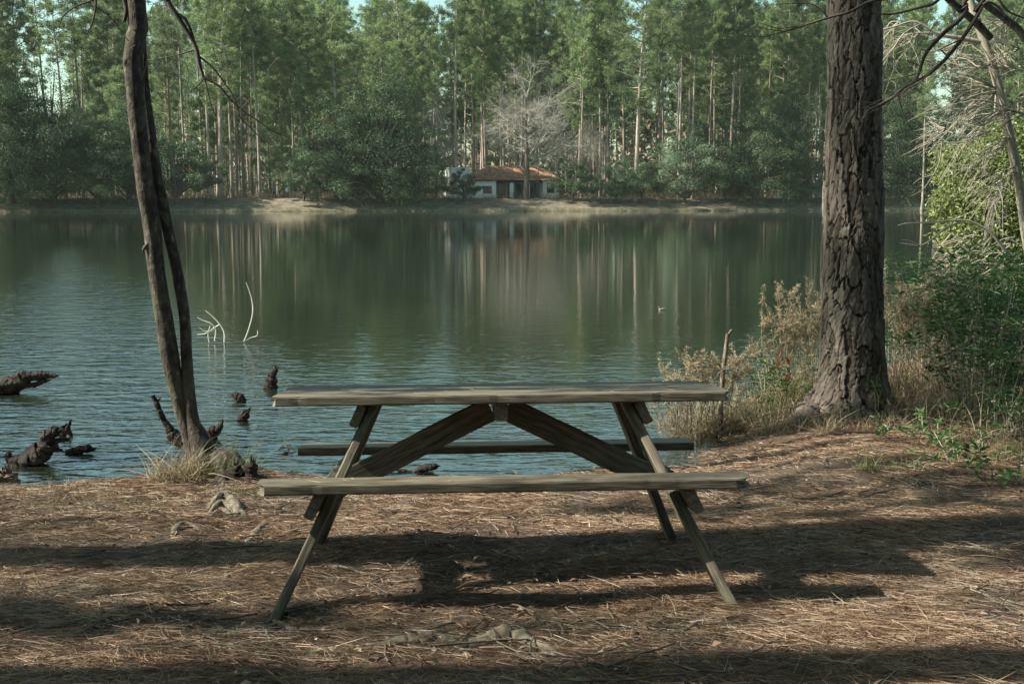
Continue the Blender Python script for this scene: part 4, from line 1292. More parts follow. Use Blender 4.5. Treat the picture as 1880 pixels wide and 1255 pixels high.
# floating leaves
for px, py, s, lab in ((475, 823, .035, 'brown leaf floating alone left of the table'), (528, 827, .05, 'pale leaf cluster floating beside the far bench end')):
    g = Geo(); rng = np.random.default_rng(int(px)); D = wY(py); p = at(px, py, D)
    n = 1 if s < .04 else 6
    c = p + rng.normal(0, 1, (n, 3)) * np.array([.045 * (n > 1), .03 * (n > 1), 0]); c[:, 2] = WATER_Z + .012 + rng.uniform(0, .01, n)
    dd = unit(rng.normal(0, 1, (n, 3)) * np.array([1, 1, .25]) + np.array([0, 0, .15]))
    leaves(g, c, dd, np.tile([0, -.3, 1.0], (n, 1)), s * 1.6, s, rng.uniform(.6, 1, n), .3)
    tag(g.build('floating_leaf', M['dead_leaf']), lab, 'leaf')


# ------------------------------------------------------------------ roots and sticks on the ground
K_LIFT = .5
def root_thing(name, label, strands, m='root', rough=.22, group=None, cat='root'):
    """strands: lists of (px, py on the ground, diameter px, lift in metres)"""
    g = Geo()
    for i, st in enumerate(strands):
        P = []
        for (px, py, w, lift) in st:
            p = gp(px, py); P.append((p[0], p[1], p[2] + lift * K_LIFT - .22 * w / FPX * p[1], w / FPX * p[1] / 2))
        q = smooth_path(P, 20 * len(P))
        q[:, 2] += (fbm(np.arange(len(q)) * .07, np.zeros(len(q)) + i + st[0][0], 3, 3) - .5) * q[:, 3] * .4
        q[:, 3] *= 1 + .45 * (fbm(np.arange(len(q)) * .1, np.zeros(len(q)) + i + st[0][1], 5, 3) - .5)
        tube(g, q[:, :3], np.maximum(q[:, 3], .002), 20, rough=rough * 1.4, seed=i * 3 + int(st[0][0]) % 40, rough_scale=26)
    return tag(g.build(name, M[m]), label, cat, group)


root_thing('arched_root', 'pale tree root arching out of the ground left of the bench', [
    [(440, 950, 26, -.03), (436, 938, 22, .03), (424, 926, 19, .09), (410, 922, 17, .12), (398, 928, 14, .09), (385, 936, 12, .04), (372, 944, 9, -.02)],
    [(430, 944, 16, -.01), (418, 934, 12, .06), (404, 932, 11, .08), (390, 940, 9, .04), (378, 946, 7, -.02)],
    [(426, 946, 12, .0), (412, 940, 9, .04), (398, 942, 8, .03), (382, 950, 6, -.02)],
    [(430, 930, 14, .05), (444, 942, 13, .02), (456, 950, 10, -.03)]], 'root_pale')
root_thing('hollow_root', 'short curved root with a dark hollow left of the table', [[(318, 988, 10, -.02), (320, 976, 12, .02), (334, 968, 12, .05), (352, 968, 8, .04), (368, 974, 5, -.01)]], 'root_pale')
root_thing('broken_root', 'broken root stub slanting up from the straw left of the front leg', [[(448, 1004, 15, -.03), (462, 990, 17, .01), (480, 972, 18, .035), (488, 968, 16, .04)]], 'root')
root_thing('crooked_root', 'crooked grey root end left of the front leg foot', [[(404, 1088, 14, -.02), (408, 1074, 17, .02), (418, 1062, 14, .03), (410, 1050, 10, .0), (424, 1034, 12, .02), (434, 1028, 9, -.01)]], 'root')
root_thing('surface_root', 'dark surface root arching beside the left foot of the table', [
    [(330, 1205, 10, -.02), (375, 1172, 10, .005), (430, 1150, 11, .015), (470, 1156, 12, .02), (500, 1148, 15, .03), (535, 1158, 14, .02), (565, 1170, 10, -.02)],
    [(445, 1182, 8, -.01), (480, 1158, 9, .02), (510, 1150, 9, .03)]], 'root')
root_thing('surface_root', 'worn pale root with greenish tint in the straw in front of the table', [
    [(560, 1205, 10, -.01), (590, 1192, 22, .0), (650, 1186, 14, -.01), (720, 1180, 24, .0), (760, 1174, 34, .0), (800, 1172, 34, .01), (840, 1180, 26, -.012), (880, 1178, 34, .0), (915, 1168, 46, .015), (950, 1172, 44, .01), (990, 1184, 30, -.01), (1040, 1200, 16, -.03)]], 'root_pale', .3)
root_thing('surface_root', 'dark root along the lower left ground edge', [[(380, 1252, 14, -.02), (420, 1246, 18, .01), (470, 1240, 18, .015), (520, 1230, 12, -.02)]], 'root')
root_thing('stub', 'tiny cut stub standing behind the worn pale root', [[(905, 1164, 13, -.02), (905, 1163, 13, .03), (905, 1163, 12, .05)]], 'root', .1, cat='stump')
root_thing('stick', 'slim pale stick lying across the straw left of centre', [[(600, 1038, 5, .015), (640, 1046, 5, .02), (680, 1060, 4, .015)]], 'root_pale', .15, cat='stick')
root_thing('stick', 'thin curved stick on the ground at the lower right', [[(1640, 1205, 5, .01), (1700, 1206, 6, .02), (1760, 1215, 6, .02), (1800, 1208, 4, .01)], [(1790, 1170, 3, .01), (1802, 1195, 4, .04), (1812, 1200, 3, .01)]], 'root', .15, cat='stick')
root_thing('stone', 'pale stone half buried at the lower edge right of centre', [[(1026, 1262, 20, -.03), (1038, 1257, 30, -.005), (1060, 1256, 34, .0), (1080, 1262, 20, -.03)]], 'root_pale', .3, cat='stone')
root_thing('bark_slab', 'flat grey bark slab lying behind the left front leg', [[(560, 1030, 5, .0), (575, 1030, 12, .004), (605, 1028, 11, .006), (622, 1025, 5, .004)]], 'root', .15, cat='bark')
root_thing('surface_root', 'buried root ridge in the straw under the front bench right half', [[(1020, 945, 6, -.02), (1060, 938, 13, .0), (1110, 934, 15, .005), (1160, 936, 9, -.02)], ], 'root', .2)
root_thing('surface_root', 'buried root ridge in the straw under the front bench left half', [[(640, 990, 6, -.02), (670, 978, 14, .01), (710, 970, 16, .012), (740, 972, 9, -.02)], [(690, 975, 10, .0), (720, 986, 8, -.01)]], 'root_pale', .3)

# ------------------------------------------------------------------ pine straw, leaves, twigs on the ground (nobody could count them)
def shore_mask(x, y): return y < near_shore(x) - .05
rng = np.random.default_rng(31)
def scatter(n, y0, y1, power=1.0):
    y = y0 + (y1 - y0) * rng.random(n * 2) ** power
    x = rng.uniform(-.50, .50, n * 2) * (y + .6)
    ok = shore_mask(x, y)
    return x[ok][:n], y[ok][:n]
for part, (N, y0, y1, pw) in enumerate(((270000, 2.7, 6.3, 1.0), (120000, 6.2, 11.0, 1.2))):
    g = Geo()
    x, y = scatter(N, y0, y1, pw)
    dens = fbm(x * 1.6, y * 1.6, 71, 4)
    keep = rng.random(len(x)) < np.clip((dens - .33) * 4.0, .16, 1)
    x, y, dens = x[keep], y[keep], dens[keep]; n = len(x)
    ang = rng.normal(0, .95, n) + 2.2 * (fbm(x * .8, y * .8, 81, 2) - .5) + np.where(rng.random(n) < .25, rng.uniform(0, 6.28, n), 0)
    tilt = rng.normal(.03, .10, n)
    L = rng.uniform(.04, .17, n); W = rng.uniform(.0012, .0027, n) * (1 + .25 * (y > 6))
    d = np.stack([np.cos(ang) * np.cos(tilt), np.sin(ang) * np.cos(tilt), np.sin(tilt)], -1)
    slope = np.stack([np.zeros(n), np.ones(n), np.full(n, -.09)], -1)
    d[:, 2] += d[:, 1] * -.09
    base = np.stack([x, y, gz(x, y) + rng.uniform(.001, .03, n) * (.2 + 1.2 * dens)], -1)
    bend = rng.normal(0, .018, (n, 3)); bend[:, 2] = -np.abs(bend[:, 2]) * .5
    col = np.clip(.15 + .85 * rng.random(n) * (.55 + .75 * fbm(x * 2.2, y * 2.2, 91, 3)), 0, 1)
    blades(g, base, d, L, W, bend, col, rng, 2)
    tag(g.build('pine_straw', M['needle_litter'], smooth=False), 'fallen pine needles covering the ground' + (' around the picnic table' if part == 0 else ' towards the water and the large pine'), 'pine straw', kind='stuff')
g = Geo()
x, y = scatter(3200, 2.8, 10.5, 1.1)
n = len(x)
a = rng.uniform(0, 6.28, n)
d = np.stack([np.cos(a), np.sin(a), rng.normal(.1, .25, n)], -1)
nrm = unit(np.stack([rng.normal(0, .45, n), rng.normal(0, .45, n), np.ones(n)], -1))
leaves(g, np.stack([x, y, gz(x, y) + rng.uniform(.006, .03, n)], -1), d, nrm, rng.uniform(.015, .05, n), rng.uniform(.008, .024, n), rng.random(n) ** 1.5, .35)
tag(g.build('leaf_litter', M['dead_leaf'], smooth=False), 'small dead leaves scattered over the pine straw', 'leaf litter', kind='stuff')
g = Geo()
x, y = scatter(900, 2.8, 9.5, 1.0)
for xi, yi in zip(x, y):
    a = rng.uniform(0, 6.28); L = rng.uniform(.08, .35); s = np.linspace(-.5, .5, 5)
    p = np.stack([xi + np.cos(a) * s * L + rng.normal(0, .006, 5), yi + np.sin(a) * s * L + rng.normal(0, .006, 5), s * 0], -1)
    p[:, 2] = gz(p[:, 0], p[:, 1]) + rng.uniform(.008, .025)
    tube(g, p, rng.uniform(.0018, .005), 4, cap=False, r=rng.random())
tag(g.build('fallen_twigs', M['root'], smooth=True), 'thin fallen twigs strewn over the pine straw', 'twigs', kind='stuff')


# ------------------------------------------------------------------ plants
def plume_weed(px, py, Yd, n, H, spread, label, lean=0.0, heads=True, seed=0, name='dry_weed', grass='dry_grass', green=.15, cat='weed', group=None, base_on='px'):
    """dry goldenrod-like plants: thin stems, each with a fluffy head"""
    rng = np.random.default_rng(seed)
    p = at(px, py, Yd); b0 = np.array([p[0], Yd, float(gz(p[0], Yd))])
    root = empty(name, tuple(b0))
    st, hd = Geo(), Geo()
    for i in range(int(n * 1.3)):
        a = rng.uniform(0, 6.28); rr = spread * math.sqrt(rng.random()) * .55
        q0 = np.array([math.cos(a) * rr, math.sin(a) * rr * .6, 0.0])
        q0[2] = float(gz(b0[0] + q0[0], b0[1] + q0[1])) - b0[2] - .03
        h = H * rng.uniform(.62, 1.05)
        tip = q0 + np.array([lean * h + rng.normal(0, .14) * h + q0[0] * .5, rng.normal(0, .15) * h, h])
        mid = (q0 + tip) / 2 + rng.normal(0, .03, 3) * h
        path = smooth_path([q0, mid, tip, tip + np.array([rng.normal(.02, .03), rng.normal(0, .02), -.01])], 9)
        tube(st, path, .0030 * (1 - .6 * np.linspace(0, 1, 9)), 3, cap=False, r=rng.random())
        # withered leaves along the stem
        k = int(10 + 8 * rng.random()); u = rng.uniform(.1, .95, k)
        s_ = np.linspace(0, 1, 9)
        c = np.stack([np.interp(u, s_, path[:, j]) for j in range(3)], -1)
        dd = unit(rng.normal(0, 1, (k, 3)) + np.array([0, 0, -.1]))
        leaves(st, c, dd, rand_dirs(k, rng), rng.uniform(.03, .085, k), rng.uniform(.005, .012, k), rng.random(k), .4)
        if heads and rng.random() < .9:
            tops = [(path, h)]
            for q_ in range(3):                   # side branches, each with its own plume
                j = rng.integers(4, 8); e = path[j] + np.array([rng.normal(0, .09), rng.normal(0, .07), rng.uniform(.08, .2)]) * h
                sp_ = smooth_path([path[j], (path[j] + e) / 2 + [0, 0, -.01], e], 9)
                tube(st, sp_, .0016, 3, cap=False, r=rng.random()); tops.append((sp_, np.linalg.norm(e - path[j])))
            for (pt, hh) in tops:
                hl = min(hh * .9, h * rng.uniform(.20, .34))
                k = int(60 * hl / .2) + 8
                u = 1 - rng.random(k) ** 1.1 * hl / hh
                c = np.stack([np.interp(u, s_, pt[:, j]) for j in range(3)], -1)
                w = .034 * (1 - .75 * np.clip((u - (1 - hl / hh)) / (hl / hh), 0, 1))
                dd = rand_dirs(k, rng) * np.array([1, 1, .6]) + np.array([0, 0, .5])
                c = c + unit(dd) * (w * rng.random(k))[:, None]
                leaves(hd, c, dd, rand_dirs(k, rng), rng.uniform(.009, .024, k), rng.uniform(.004, .010, k), np.clip(.15 + .75 * rng.random(k) + .15 * rng.normal(), 0, 1), .3)
    k = int(n * 7)                                # grass at its foot
    a = rng.uniform(0, 6.28, k); rr = spread * np.sqrt(rng.random(k)) * .7
    q = np.stack([np.cos(a) * rr, np.sin(a) * rr * .6, np.zeros(k)], -1)
    q[:, 2] = gz(b0[0] + q[:, 0], b0[1] + q[:, 1]) - b0[2]
    L = H * rng.uniform(.2, .7, k)
    bend = rng.normal(0, .35, (k, 3)) * L[:, None]; bend[:, 2] = -np.abs(bend[:, 2]) * .8
    blades(st, q, rng.normal(0, .3, (k, 3)) + np.array([0, 0, 1]), L, rng.uniform(.003, .007, k), bend, rng.random(k), rng, 4)
    st.build('stems', M[grass], root, smooth=False)['kind'] = 'stuff'
    if hd.n: hd.build('seed_heads', M['seed_head'], root, smooth=False)['kind'] = 'stuff'
    return tag(root, label, cat, group)


def leafy_plant(px, py, Yd, n, H, spread, label, leafL=.07, leafW=.022, per=22, seed=0, mat='shrub_leaf', name='leafy_shrub', lean=(0, 0), cat='shrub', group=None, droop=.2, base=None, stem_r=.004):
    rng = np.random.default_rng(seed)
    if base is None:
        p = at(px, py, Yd); b0 = np.array([p[0], Yd, float(gz(p[0], Yd))])
    else: b0 = np.array(base, float)
    root = empty(name, tuple(b0))
    st, lf = Geo(), Geo()
    for i in range(n):
        a = rng.uniform(0, 6.28); rr = spread * math.sqrt(rng.random())
        q0 = np.array([math.cos(a) * rr * .6, math.sin(a) * rr * .6, -.03])
        h = H * rng.uniform(.55, 1.05)
        out = np.array([math.cos(a), math.sin(a), 0]) * rr * .8 + np.array([lean[0], lean[1], 0]) * h
        path = smooth_path([q0, q0 + out * .35 + [rng.normal(0, .03), rng.normal(0, .03), h * .55], q0 + out + [rng.normal(0, .06) * h, rng.normal(0, .06) * h, h], q0 + out * 1.25 + [rng.normal(0, .1) * h, rng.normal(0, .1) * h, h * (1.08 - droop * .5)]], 10)
        tube(st, path, stem_r * (1 - .7 * np.linspace(0, 1, 10)), 4, cap=False)
        k = int(per * rng.uniform(.7, 1.3)); u = rng.uniform(.15, 1, k) ** .8
        s_ = np.linspace(0, 1, 10)
        c = np.stack([np.interp(u, s_, path[:, j]) for j in range(3)], -1)
        az = np.arange(k) * 2.4 + rng.uniform(0, 6)
        dd = np.stack([np.cos(az), np.sin(az), rng.normal(.25, .35, k)], -1)
        tw = rng.uniform(0, .10, k) * H
        c2 = c + unit(dd) * tw[:, None]
        nrm = unit(np.stack([rng.normal(0, .4, k), rng.normal(0, .4, k), np.ones(k)], -1))
        dd[:, 2] -= droop * rng.random(k)
        leaves(lf, c2, dd, nrm, leafL * rng.uniform(.6, 1.25, k), leafW * rng.uniform(.7, 1.25, k), np.clip(rng.normal(.5, .25, k), 0, 1), .3)
    st.build('stems', M['twig_pale'] if mat == 'shrub_leaf' else M['bark_stem'], root)['kind'] = 'stuff'
    lf.build('leaves', M[mat], root, smooth=False)['kind'] = 'stuff'
    return tag(root, label, cat, group)


def grass_tuft(px, py, n, H, spread, label, mat='dry_grass', seed=0, w=.005, Yd=None, cat='grass', group=None, lean=0.0):
    rng = np.random.default_rng(seed)
    p = gp(px, py) if Yd is None else at(px, py, Yd)
    b0 = np.array([p[0], p[1], float(gz(p[0], p[1]))])
    root = tag(empty('grass_tuft', tuple(b0)), label, cat, group)
    g = Geo()
    a = rng.uniform(0, 6.28, n); rr = spread * np.sqrt(rng.random(n))
    q = np.stack([np.cos(a) * rr, np.sin(a) * rr * .7, np.zeros(n)], -1)
    q[:, 2] = gz(b0[0] + q[:, 0], b0[1] + q[:, 1]) - b0[2] - .01
    L = H * rng.uniform(.35, 1.1, n)
    bend = rng.normal(0, .45, (n, 3)) * L[:, None]; bend[:, 2] = -np.abs(bend[:, 2]) * .7
    d = rng.normal(0, .35, (n, 3)) + np.array([lean, 0, 1])
    blades(g, q, d, L, w * rng.uniform(.6, 1.3, n), bend, rng.random(n), rng, 4)
    g.build('blades', M[mat], root, smooth=False)['kind'] = 'stuff'
    return root


# dry weeds between the table and the large pine
plume_weed(1262, 780, 9.35, 20, .62, .26, 'brown dry weed clump standing behind the right end of the tabletop', seed=1, group='dry weeds by the shore')
plume_weed(1308, 780, 9.5, 15, .64, .18, 'dry weed clump left of the pale broken stick, with feathery heads', seed=2, group='dry weeds by the shore')
plume_weed(1370, 780, 9.8, 14, .62, .30, 'sparse dry weeds between the pale broken stick and the tall plumes', seed=3, group='dry weeds by the shore')
plume_weed(1455, 770, 10.3, 26, .92, .24, 'tallest dry plumes standing just left of the large pine', seed=4, group='dry weeds by the shore')
plume_weed(1495, 760, 10.6, 12, .80, .18, 'dry plumes partly hidden behind the left side of the large pine', seed=14, group='dry weeds by the shore')
plume_weed(1660, 740, 10.6, 34, .95, .36, 'dry feathery weeds just right of the large pine', seed=5, group='dry weeds by the shore')
plume_weed(1740, 745, 10.2, 26, .92, .40, 'dry feathery weeds further right of the large pine among green shoots', seed=6, group='dry weeds by the shore')
grass_tuft(1245, 815, 420, .34, .30, 'dry brown grass tuft at the right end of the far bench', seed=11, group='dry grass by the shore')
grass_tuft(1310, 800, 420, .30, .30, 'dry brown grass below the right end of the tabletop', seed=12, group='dry grass by the shore')
grass_tuft(1400, 775, 320, .26, .36, 'dry grass at the foot of the sparse weeds left of the large pine', seed=13, group='dry grass by the shore')
grass_tuft(1700, 760, 500, .50, .55, 'tangled dry grass right of the large pine foot', seed=15, group='dry grass by the shore')
grass_tuft(1800, 780, 420, .42, .55, 'tangled dry grass below the green shrubs at the right', seed=16, group='dry grass by the shore')
grass_tuft(1440, 775, 240, .62, .30, 'long green grass blades among the plumes left of the large pine', 'green_grass', 17, .006, Yd=10.2, group='green weeds')
grass_tuft(1350, 785, 160, .40, .26, 'green grass among the sparse weeds right of the pale broken stick', 'green_grass', 18, .006, Yd=9.6, group='green weeds')
leafy_plant(1395, 780, 9.7, 12, .50, .26, 'low green weed among the dry stems left of the large pine', .06, .02, 20, seed=21, group='green weeds')
leafy_plant(1470, 775, 9.75, 8, .34, .20, 'small green weed at the left foot of the large pine', .05, .02, 18, seed=22, group='green weeds')
leafy_plant(1535, 752, 9.15, 7, .12, .10, 'low green sprig in front of the large pine foot', .045, .018, 10, seed=23, group='green weeds')
leafy_plant(1612, 752, 9.2, 3, .30, .05, 'thin green shoot at the right foot of the large pine', .05, .02, 14, seed=24, group='green weeds')
leafy_plant(1730, 820, 8.2, 9, .17, .28, 'low leafy seedlings on the straw right of the large pine', .055, .022, 12, seed=25, group='green weeds')
leafy_plant(1675, 878, 7.3, 4, .12, .14, 'tiny pale green seedlings on the lit straw at right', .045, .018, 8, seed=26, group='green weeds')
leafy_plant(1850, 905, 6.9, 7, .22, .20, 'leafy green seedling clump near the right edge of the clearing', .06, .025, 12, seed=27, group='green weeds')
leafy_plant(1790, 800, 9.0, 26, 1.05, .45, 'dense dark green shrub with narrow leaves at the right, nearest the clearing', .10, .018, 34, seed=28, group='green shrubs at the right')
leafy_plant(1850, 800, 9.4, 28, 1.25, .50, 'dense green shrub with narrow leaves at the right edge', .10, .020, 36, seed=29, group='green shrubs at the right')
leafy_plant(1700, 740, 10.9, 12, 1.25, .34, 'leafy green shoots rising behind the dry weeds right of the large pine', .075, .03, 24, seed=30, group='green shrubs at the right')
leafy_plant(1790, 740, 11.4, 22, 1.15, .55, 'green shrub with tall leaves behind the dry weeds at the right', .10, .03, 30, seed=31, group='green shrubs at the right')
leafy_plant(1860, 740, 11.8, 26, 1.35, .55, 'tall green shrub behind all others at the right edge', .09, .03, 32, seed=32, group='green shrubs at the right')
for k, (x_, y_, n_, H_, lab) in enumerate([(4.75, 11.9, 26, .85, 'dark green shrub at the water edge below the bright bush, front one'), (5.3, 12.7, 26, .95, 'dark green shrub at the water edge below the bright bush, rear one'),
                                          (4.15, 10.4, 24, .95, 'bushy green shrub between the dry weeds and the right edge'), (4.9, 10.7, 26, .95, 'bushy green shrub at the right edge behind the narrow leaved ones'), (3.75, 9.2, 16, .62, 'low green shrub at the clearing edge right of the large pine'),
                                          (6.2, 13.2, 30, 1.1, 'green shrub under the bright bush at the right edge'), (3.55, 11.2, 16, 1.15, 'leafy green shrub close behind the large pine, on its right')]):
    leafy_plant(0, 0, 0, n_, H_, .48, lab, .085, .026, 40, seed=130 + k, group='green shrubs at the right', base=(x_, y_, float(gz(x_, y_))))
for k, (px, py, n_, H_, sp_, m_, lab) in enumerate([(1225, 812, 320, .42, .20, 'dry_grass', 'tall dry grass by the water just right of the far bench end'), (1285, 790, 360, .46, .28, 'dry_grass', 'tall dry grass in front of the dry weeds right of the tabletop'),
        (1350, 790, 320, .36, .30, 'dry_grass', 'dry grass in front of the pale broken stick, on its right'), (1440, 790, 260, .26, .26, 'dry_grass', 'short dry grass on the rise left of the large pine foot'),
        (1560, 775, 200, .12, .26, 'dry_grass', 'short litter grass right before the large pine foot'), (1650, 790, 240, .20, .32, 'dry_grass', 'short dry grass right of the large pine foot'), (1760, 815, 240, .20, .40, 'dry_grass', 'dry grass among the seedlings at the right'),
        (1850, 840, 240, .26, .36, 'green_grass', 'green grass at the right edge of the clearing'), (1700, 850, 120, .12, .40, 'green_grass', 'sparse green grass on the lit straw at the right')]):
    grass_tuft(px, py, n_, H_, sp_, lab, m_, 200 + k, .0045, group='grass at the right of the clearing')
for k, (px, py, n_, H_, sp_, lab) in enumerate([(1640, 800, 7, .14, .22, 'small green seedlings beside the large pine foot'), (1770, 850, 9, .20, .26, 'leafy seedlings between the low ones and the right edge'), (1870, 800, 12, .42, .26, 'knee high green plant at the right edge of the picture'), (1810, 800, 12, .36, .26, 'green plant in front of the narrow leaved shrub')]):
    leafy_plant(px, py, 0, n_, H_, sp_, lab, .055, .022, 14, seed=230 + k, group='green weeds', base=tuple(gp(px, py)))
# autumn leaves caught in the weeds
g = Geo(); rng = np.random.default_rng(66)
c = np.array([at(px, py, 9.9) for px, py in ((1424, 668), (1418, 672), (1432, 662), (1440, 690), (1438, 700), (1444, 655), (1436, 640), (1428, 660))])
leaves(g, c, unit(rng.normal(0, 1, (8, 3)) + [.5, 0, .2]), rng.normal(0, .4, (8, 3)) + [0, -1, .2], rng.uniform(.05, .09, 8), rng.uniform(.025, .045, 8), rng.random(8), .3)
tube(g, smooth_path([at(1432, 760, 9.9), at(1436, 710, 9.9), at(1430, 660, 9.9), at(1446, 632, 9.9)], 10), .003, 4, cap=False)
tag(g.build('autumn_twig', M['red_leaf'], smooth=False), 'twig with orange red leaves among the weeds left of the large pine', 'twig')
g = Geo()
pxbranch(g, [(1322, 790, 9), (1326, 700, 9), (1329, 670, 9), (1333, 640, 8), (1336, 612, 7)], 9.4, 14, sides=8)
pxbranch(g, [(1335, 622, 5), (1341, 608, 4), (1344, 606, 3)], 9.4, 6, sides=6)
tag(g.build('broken_stick', M['root_pale']), 'pale broken stick standing upright in the dry weeds', 'stick')

# grass on the left shore
grass_tuft(326, 878, 420, .30, .20, 'thick tan and green grass mound at the left foot of the two stemmed tree', 'dry_grass', 41, .006, group='shore grass at the left')
grass_tuft(318, 862, 260, .36, .22, 'green grass blades on the bank left of the two stemmed tree', 'green_grass', 42, .005, group='shore grass at the left')
grass_tuft(232, 880, 240, .16, .36, 'sparse grass on the low bank tip at the left shore', 'green_grass', 43, .004, group='shore grass at the left')
grass_tuft(110, 905, 160, .10, .40, 'short dry grass fringe at the far left shore', 'dry_grass', 44, .004, group='shore grass at the left')
grass_tuft(424, 872, 160, .30, .16, 'grass blades right of the two stemmed tree', 'green_grass', 45, .004, lean=.3, group='shore grass at the left')
grass_tuft(612, 872, 380, .20, .16, 'green yellow grass tuft at the waterline seen under the table left end', 'green_grass', 46, .004, group='shore grass at the left')
grass_tuft(170, 935, 260, .07, .40, 'short green grass patch on the lit ground at the left', 'green_grass', 47, .004, group='shore grass at the left')
grass_tuft(445, 905, 240, .08, .18, 'mossy green patch below the post stub', 'green_grass', 48, .004, group='shore grass at the left')
grass_tuft(40, 640, 8, .62, .10, 'thin dry reed stems in the water near the left edge', 'dry_grass', 49, .004, Yd=11.5, group='shore grass at the left')
grass_tuft(1592, 862, 60, .16, .08, 'small grass tuft on the lit straw at right', 'green_grass', 50, .005, group='grass on the clearing')
grass_tuft(1815, 850, 120, .24, .22, 'dry grass stalks near the right edge of the clearing', 'dry_grass', 51, .004, group='grass on the clearing')
grass_tuft(1525, 790, 110, .24, .10, 'dry stalks in the straw before the large pine', 'dry_grass', 52, .004, group='grass on the clearing')
grass_tuft(920, 1056, 24, .04, .06, 'tiny green seedling tuft in the light patch under the table', 'green_grass', 53, .005, group='grass on the clearing')
grass_tuft(1060, 1235, 14, .08, .08, 'few green blades at the lower edge of the picture', 'green_grass', 54, .004, group='grass on the clearing')
grass_tuft(860, 862, 240, .07, .60, 'thin dark debris and grass along the shoreline under the table', 'dry_grass', 55, .003, group='grass on the clearing')


# ------------------------------------------------------------------ right bank: sapling, bare twigs, bright bush
def bright_bush():
    rng = np.random.default_rng(301)
    b0 = np.array([6.0, 14.6, float(gz(6.0, 14.6))])
    root = tag(empty('bright_bush', tuple(b0)), 'bright yellow green leafy bush overhanging the water at the right', 'bush')
    st, lf = Geo(), Geo()
    cen = []
    for px, py, Yd, r in [(1840, 270, 14.8, .42), (1870, 330, 14.4, .5), (1800, 300, 14.6, .40), (1760, 315, 14.2, .32), (1740, 285, 14.4, .2), (1830, 370, 14.0, .45), (1770, 372, 14.0, .36), (1742, 372, 13.9, .22), (1880, 410, 14.2, .5),
                          (1800, 420, 13.8, .42), (1760, 430, 13.7, .3), (1850, 460, 13.8, .48), (1790, 465, 13.6, .3), (1890, 260, 15.2, .5), (1930, 320, 14.8, .6), (1940, 420, 14.6, .6), (1890, 500, 13.7, .4), (1860, 230, 15, .25), (1830, 510, 13.5, .22), (1725, 392, 14, .14), (1780, 345, 14.4, .3), (1745, 340, 14.2, .14)]:
        cen.append((at(px, py, Yd), r))
    for c, r in cen:
        m0 = b0 + np.array([rng.normal(.2, .25), rng.normal(0, .3), 0])
        path = smooth_path([m0 - b0, (m0 * .45 + c * .55) - b0 + [.1, 0, .18], c - b0], 9)
        tube(st, path, np.linspace(.016, .004, 9), 5, cap=False, r=rng.random())
        n = int(1900 * r * r / .16 * .62)
        dd = rand_dirs(n, rng); rr = rng.uniform(.15, 1, n) ** .55
        p = c - b0 + dd * (r * rr)[:, None] * np.array([1.15, 1, .8])
        nrm = unit(rng.normal(0, .5, (n, 3)) + dd * .5 + [-.3, -.2, .7])
        d2 = np.cross(nrm, rand_dirs(n, rng)); d2[:, 2] -= .25
        leaves(lf, p, d2, nrm, rng.uniform(.035, .075, n), rng.uniform(.018, .034, n), np.clip(rng.normal(.5, .25, n), 0, 1), .25)
        for k in range(7):                        # twigs inside
            e = c - b0 + rand_dirs(1, rng)[0] * r * 1.1
            tube(st, smooth_path([c - b0, (c - b0 + e) / 2 + rng.normal(0, .03, 3), e], 5), np.linspace(.004, .0015, 5), 3, cap=False, r=rng.random())
    st.build('stems', M['twig_pale'], root)['kind'] = 'stuff'
    lf.build('leaves', M['lime_leaf'], root, smooth=False)['kind'] = 'stuff'
bright_bush()


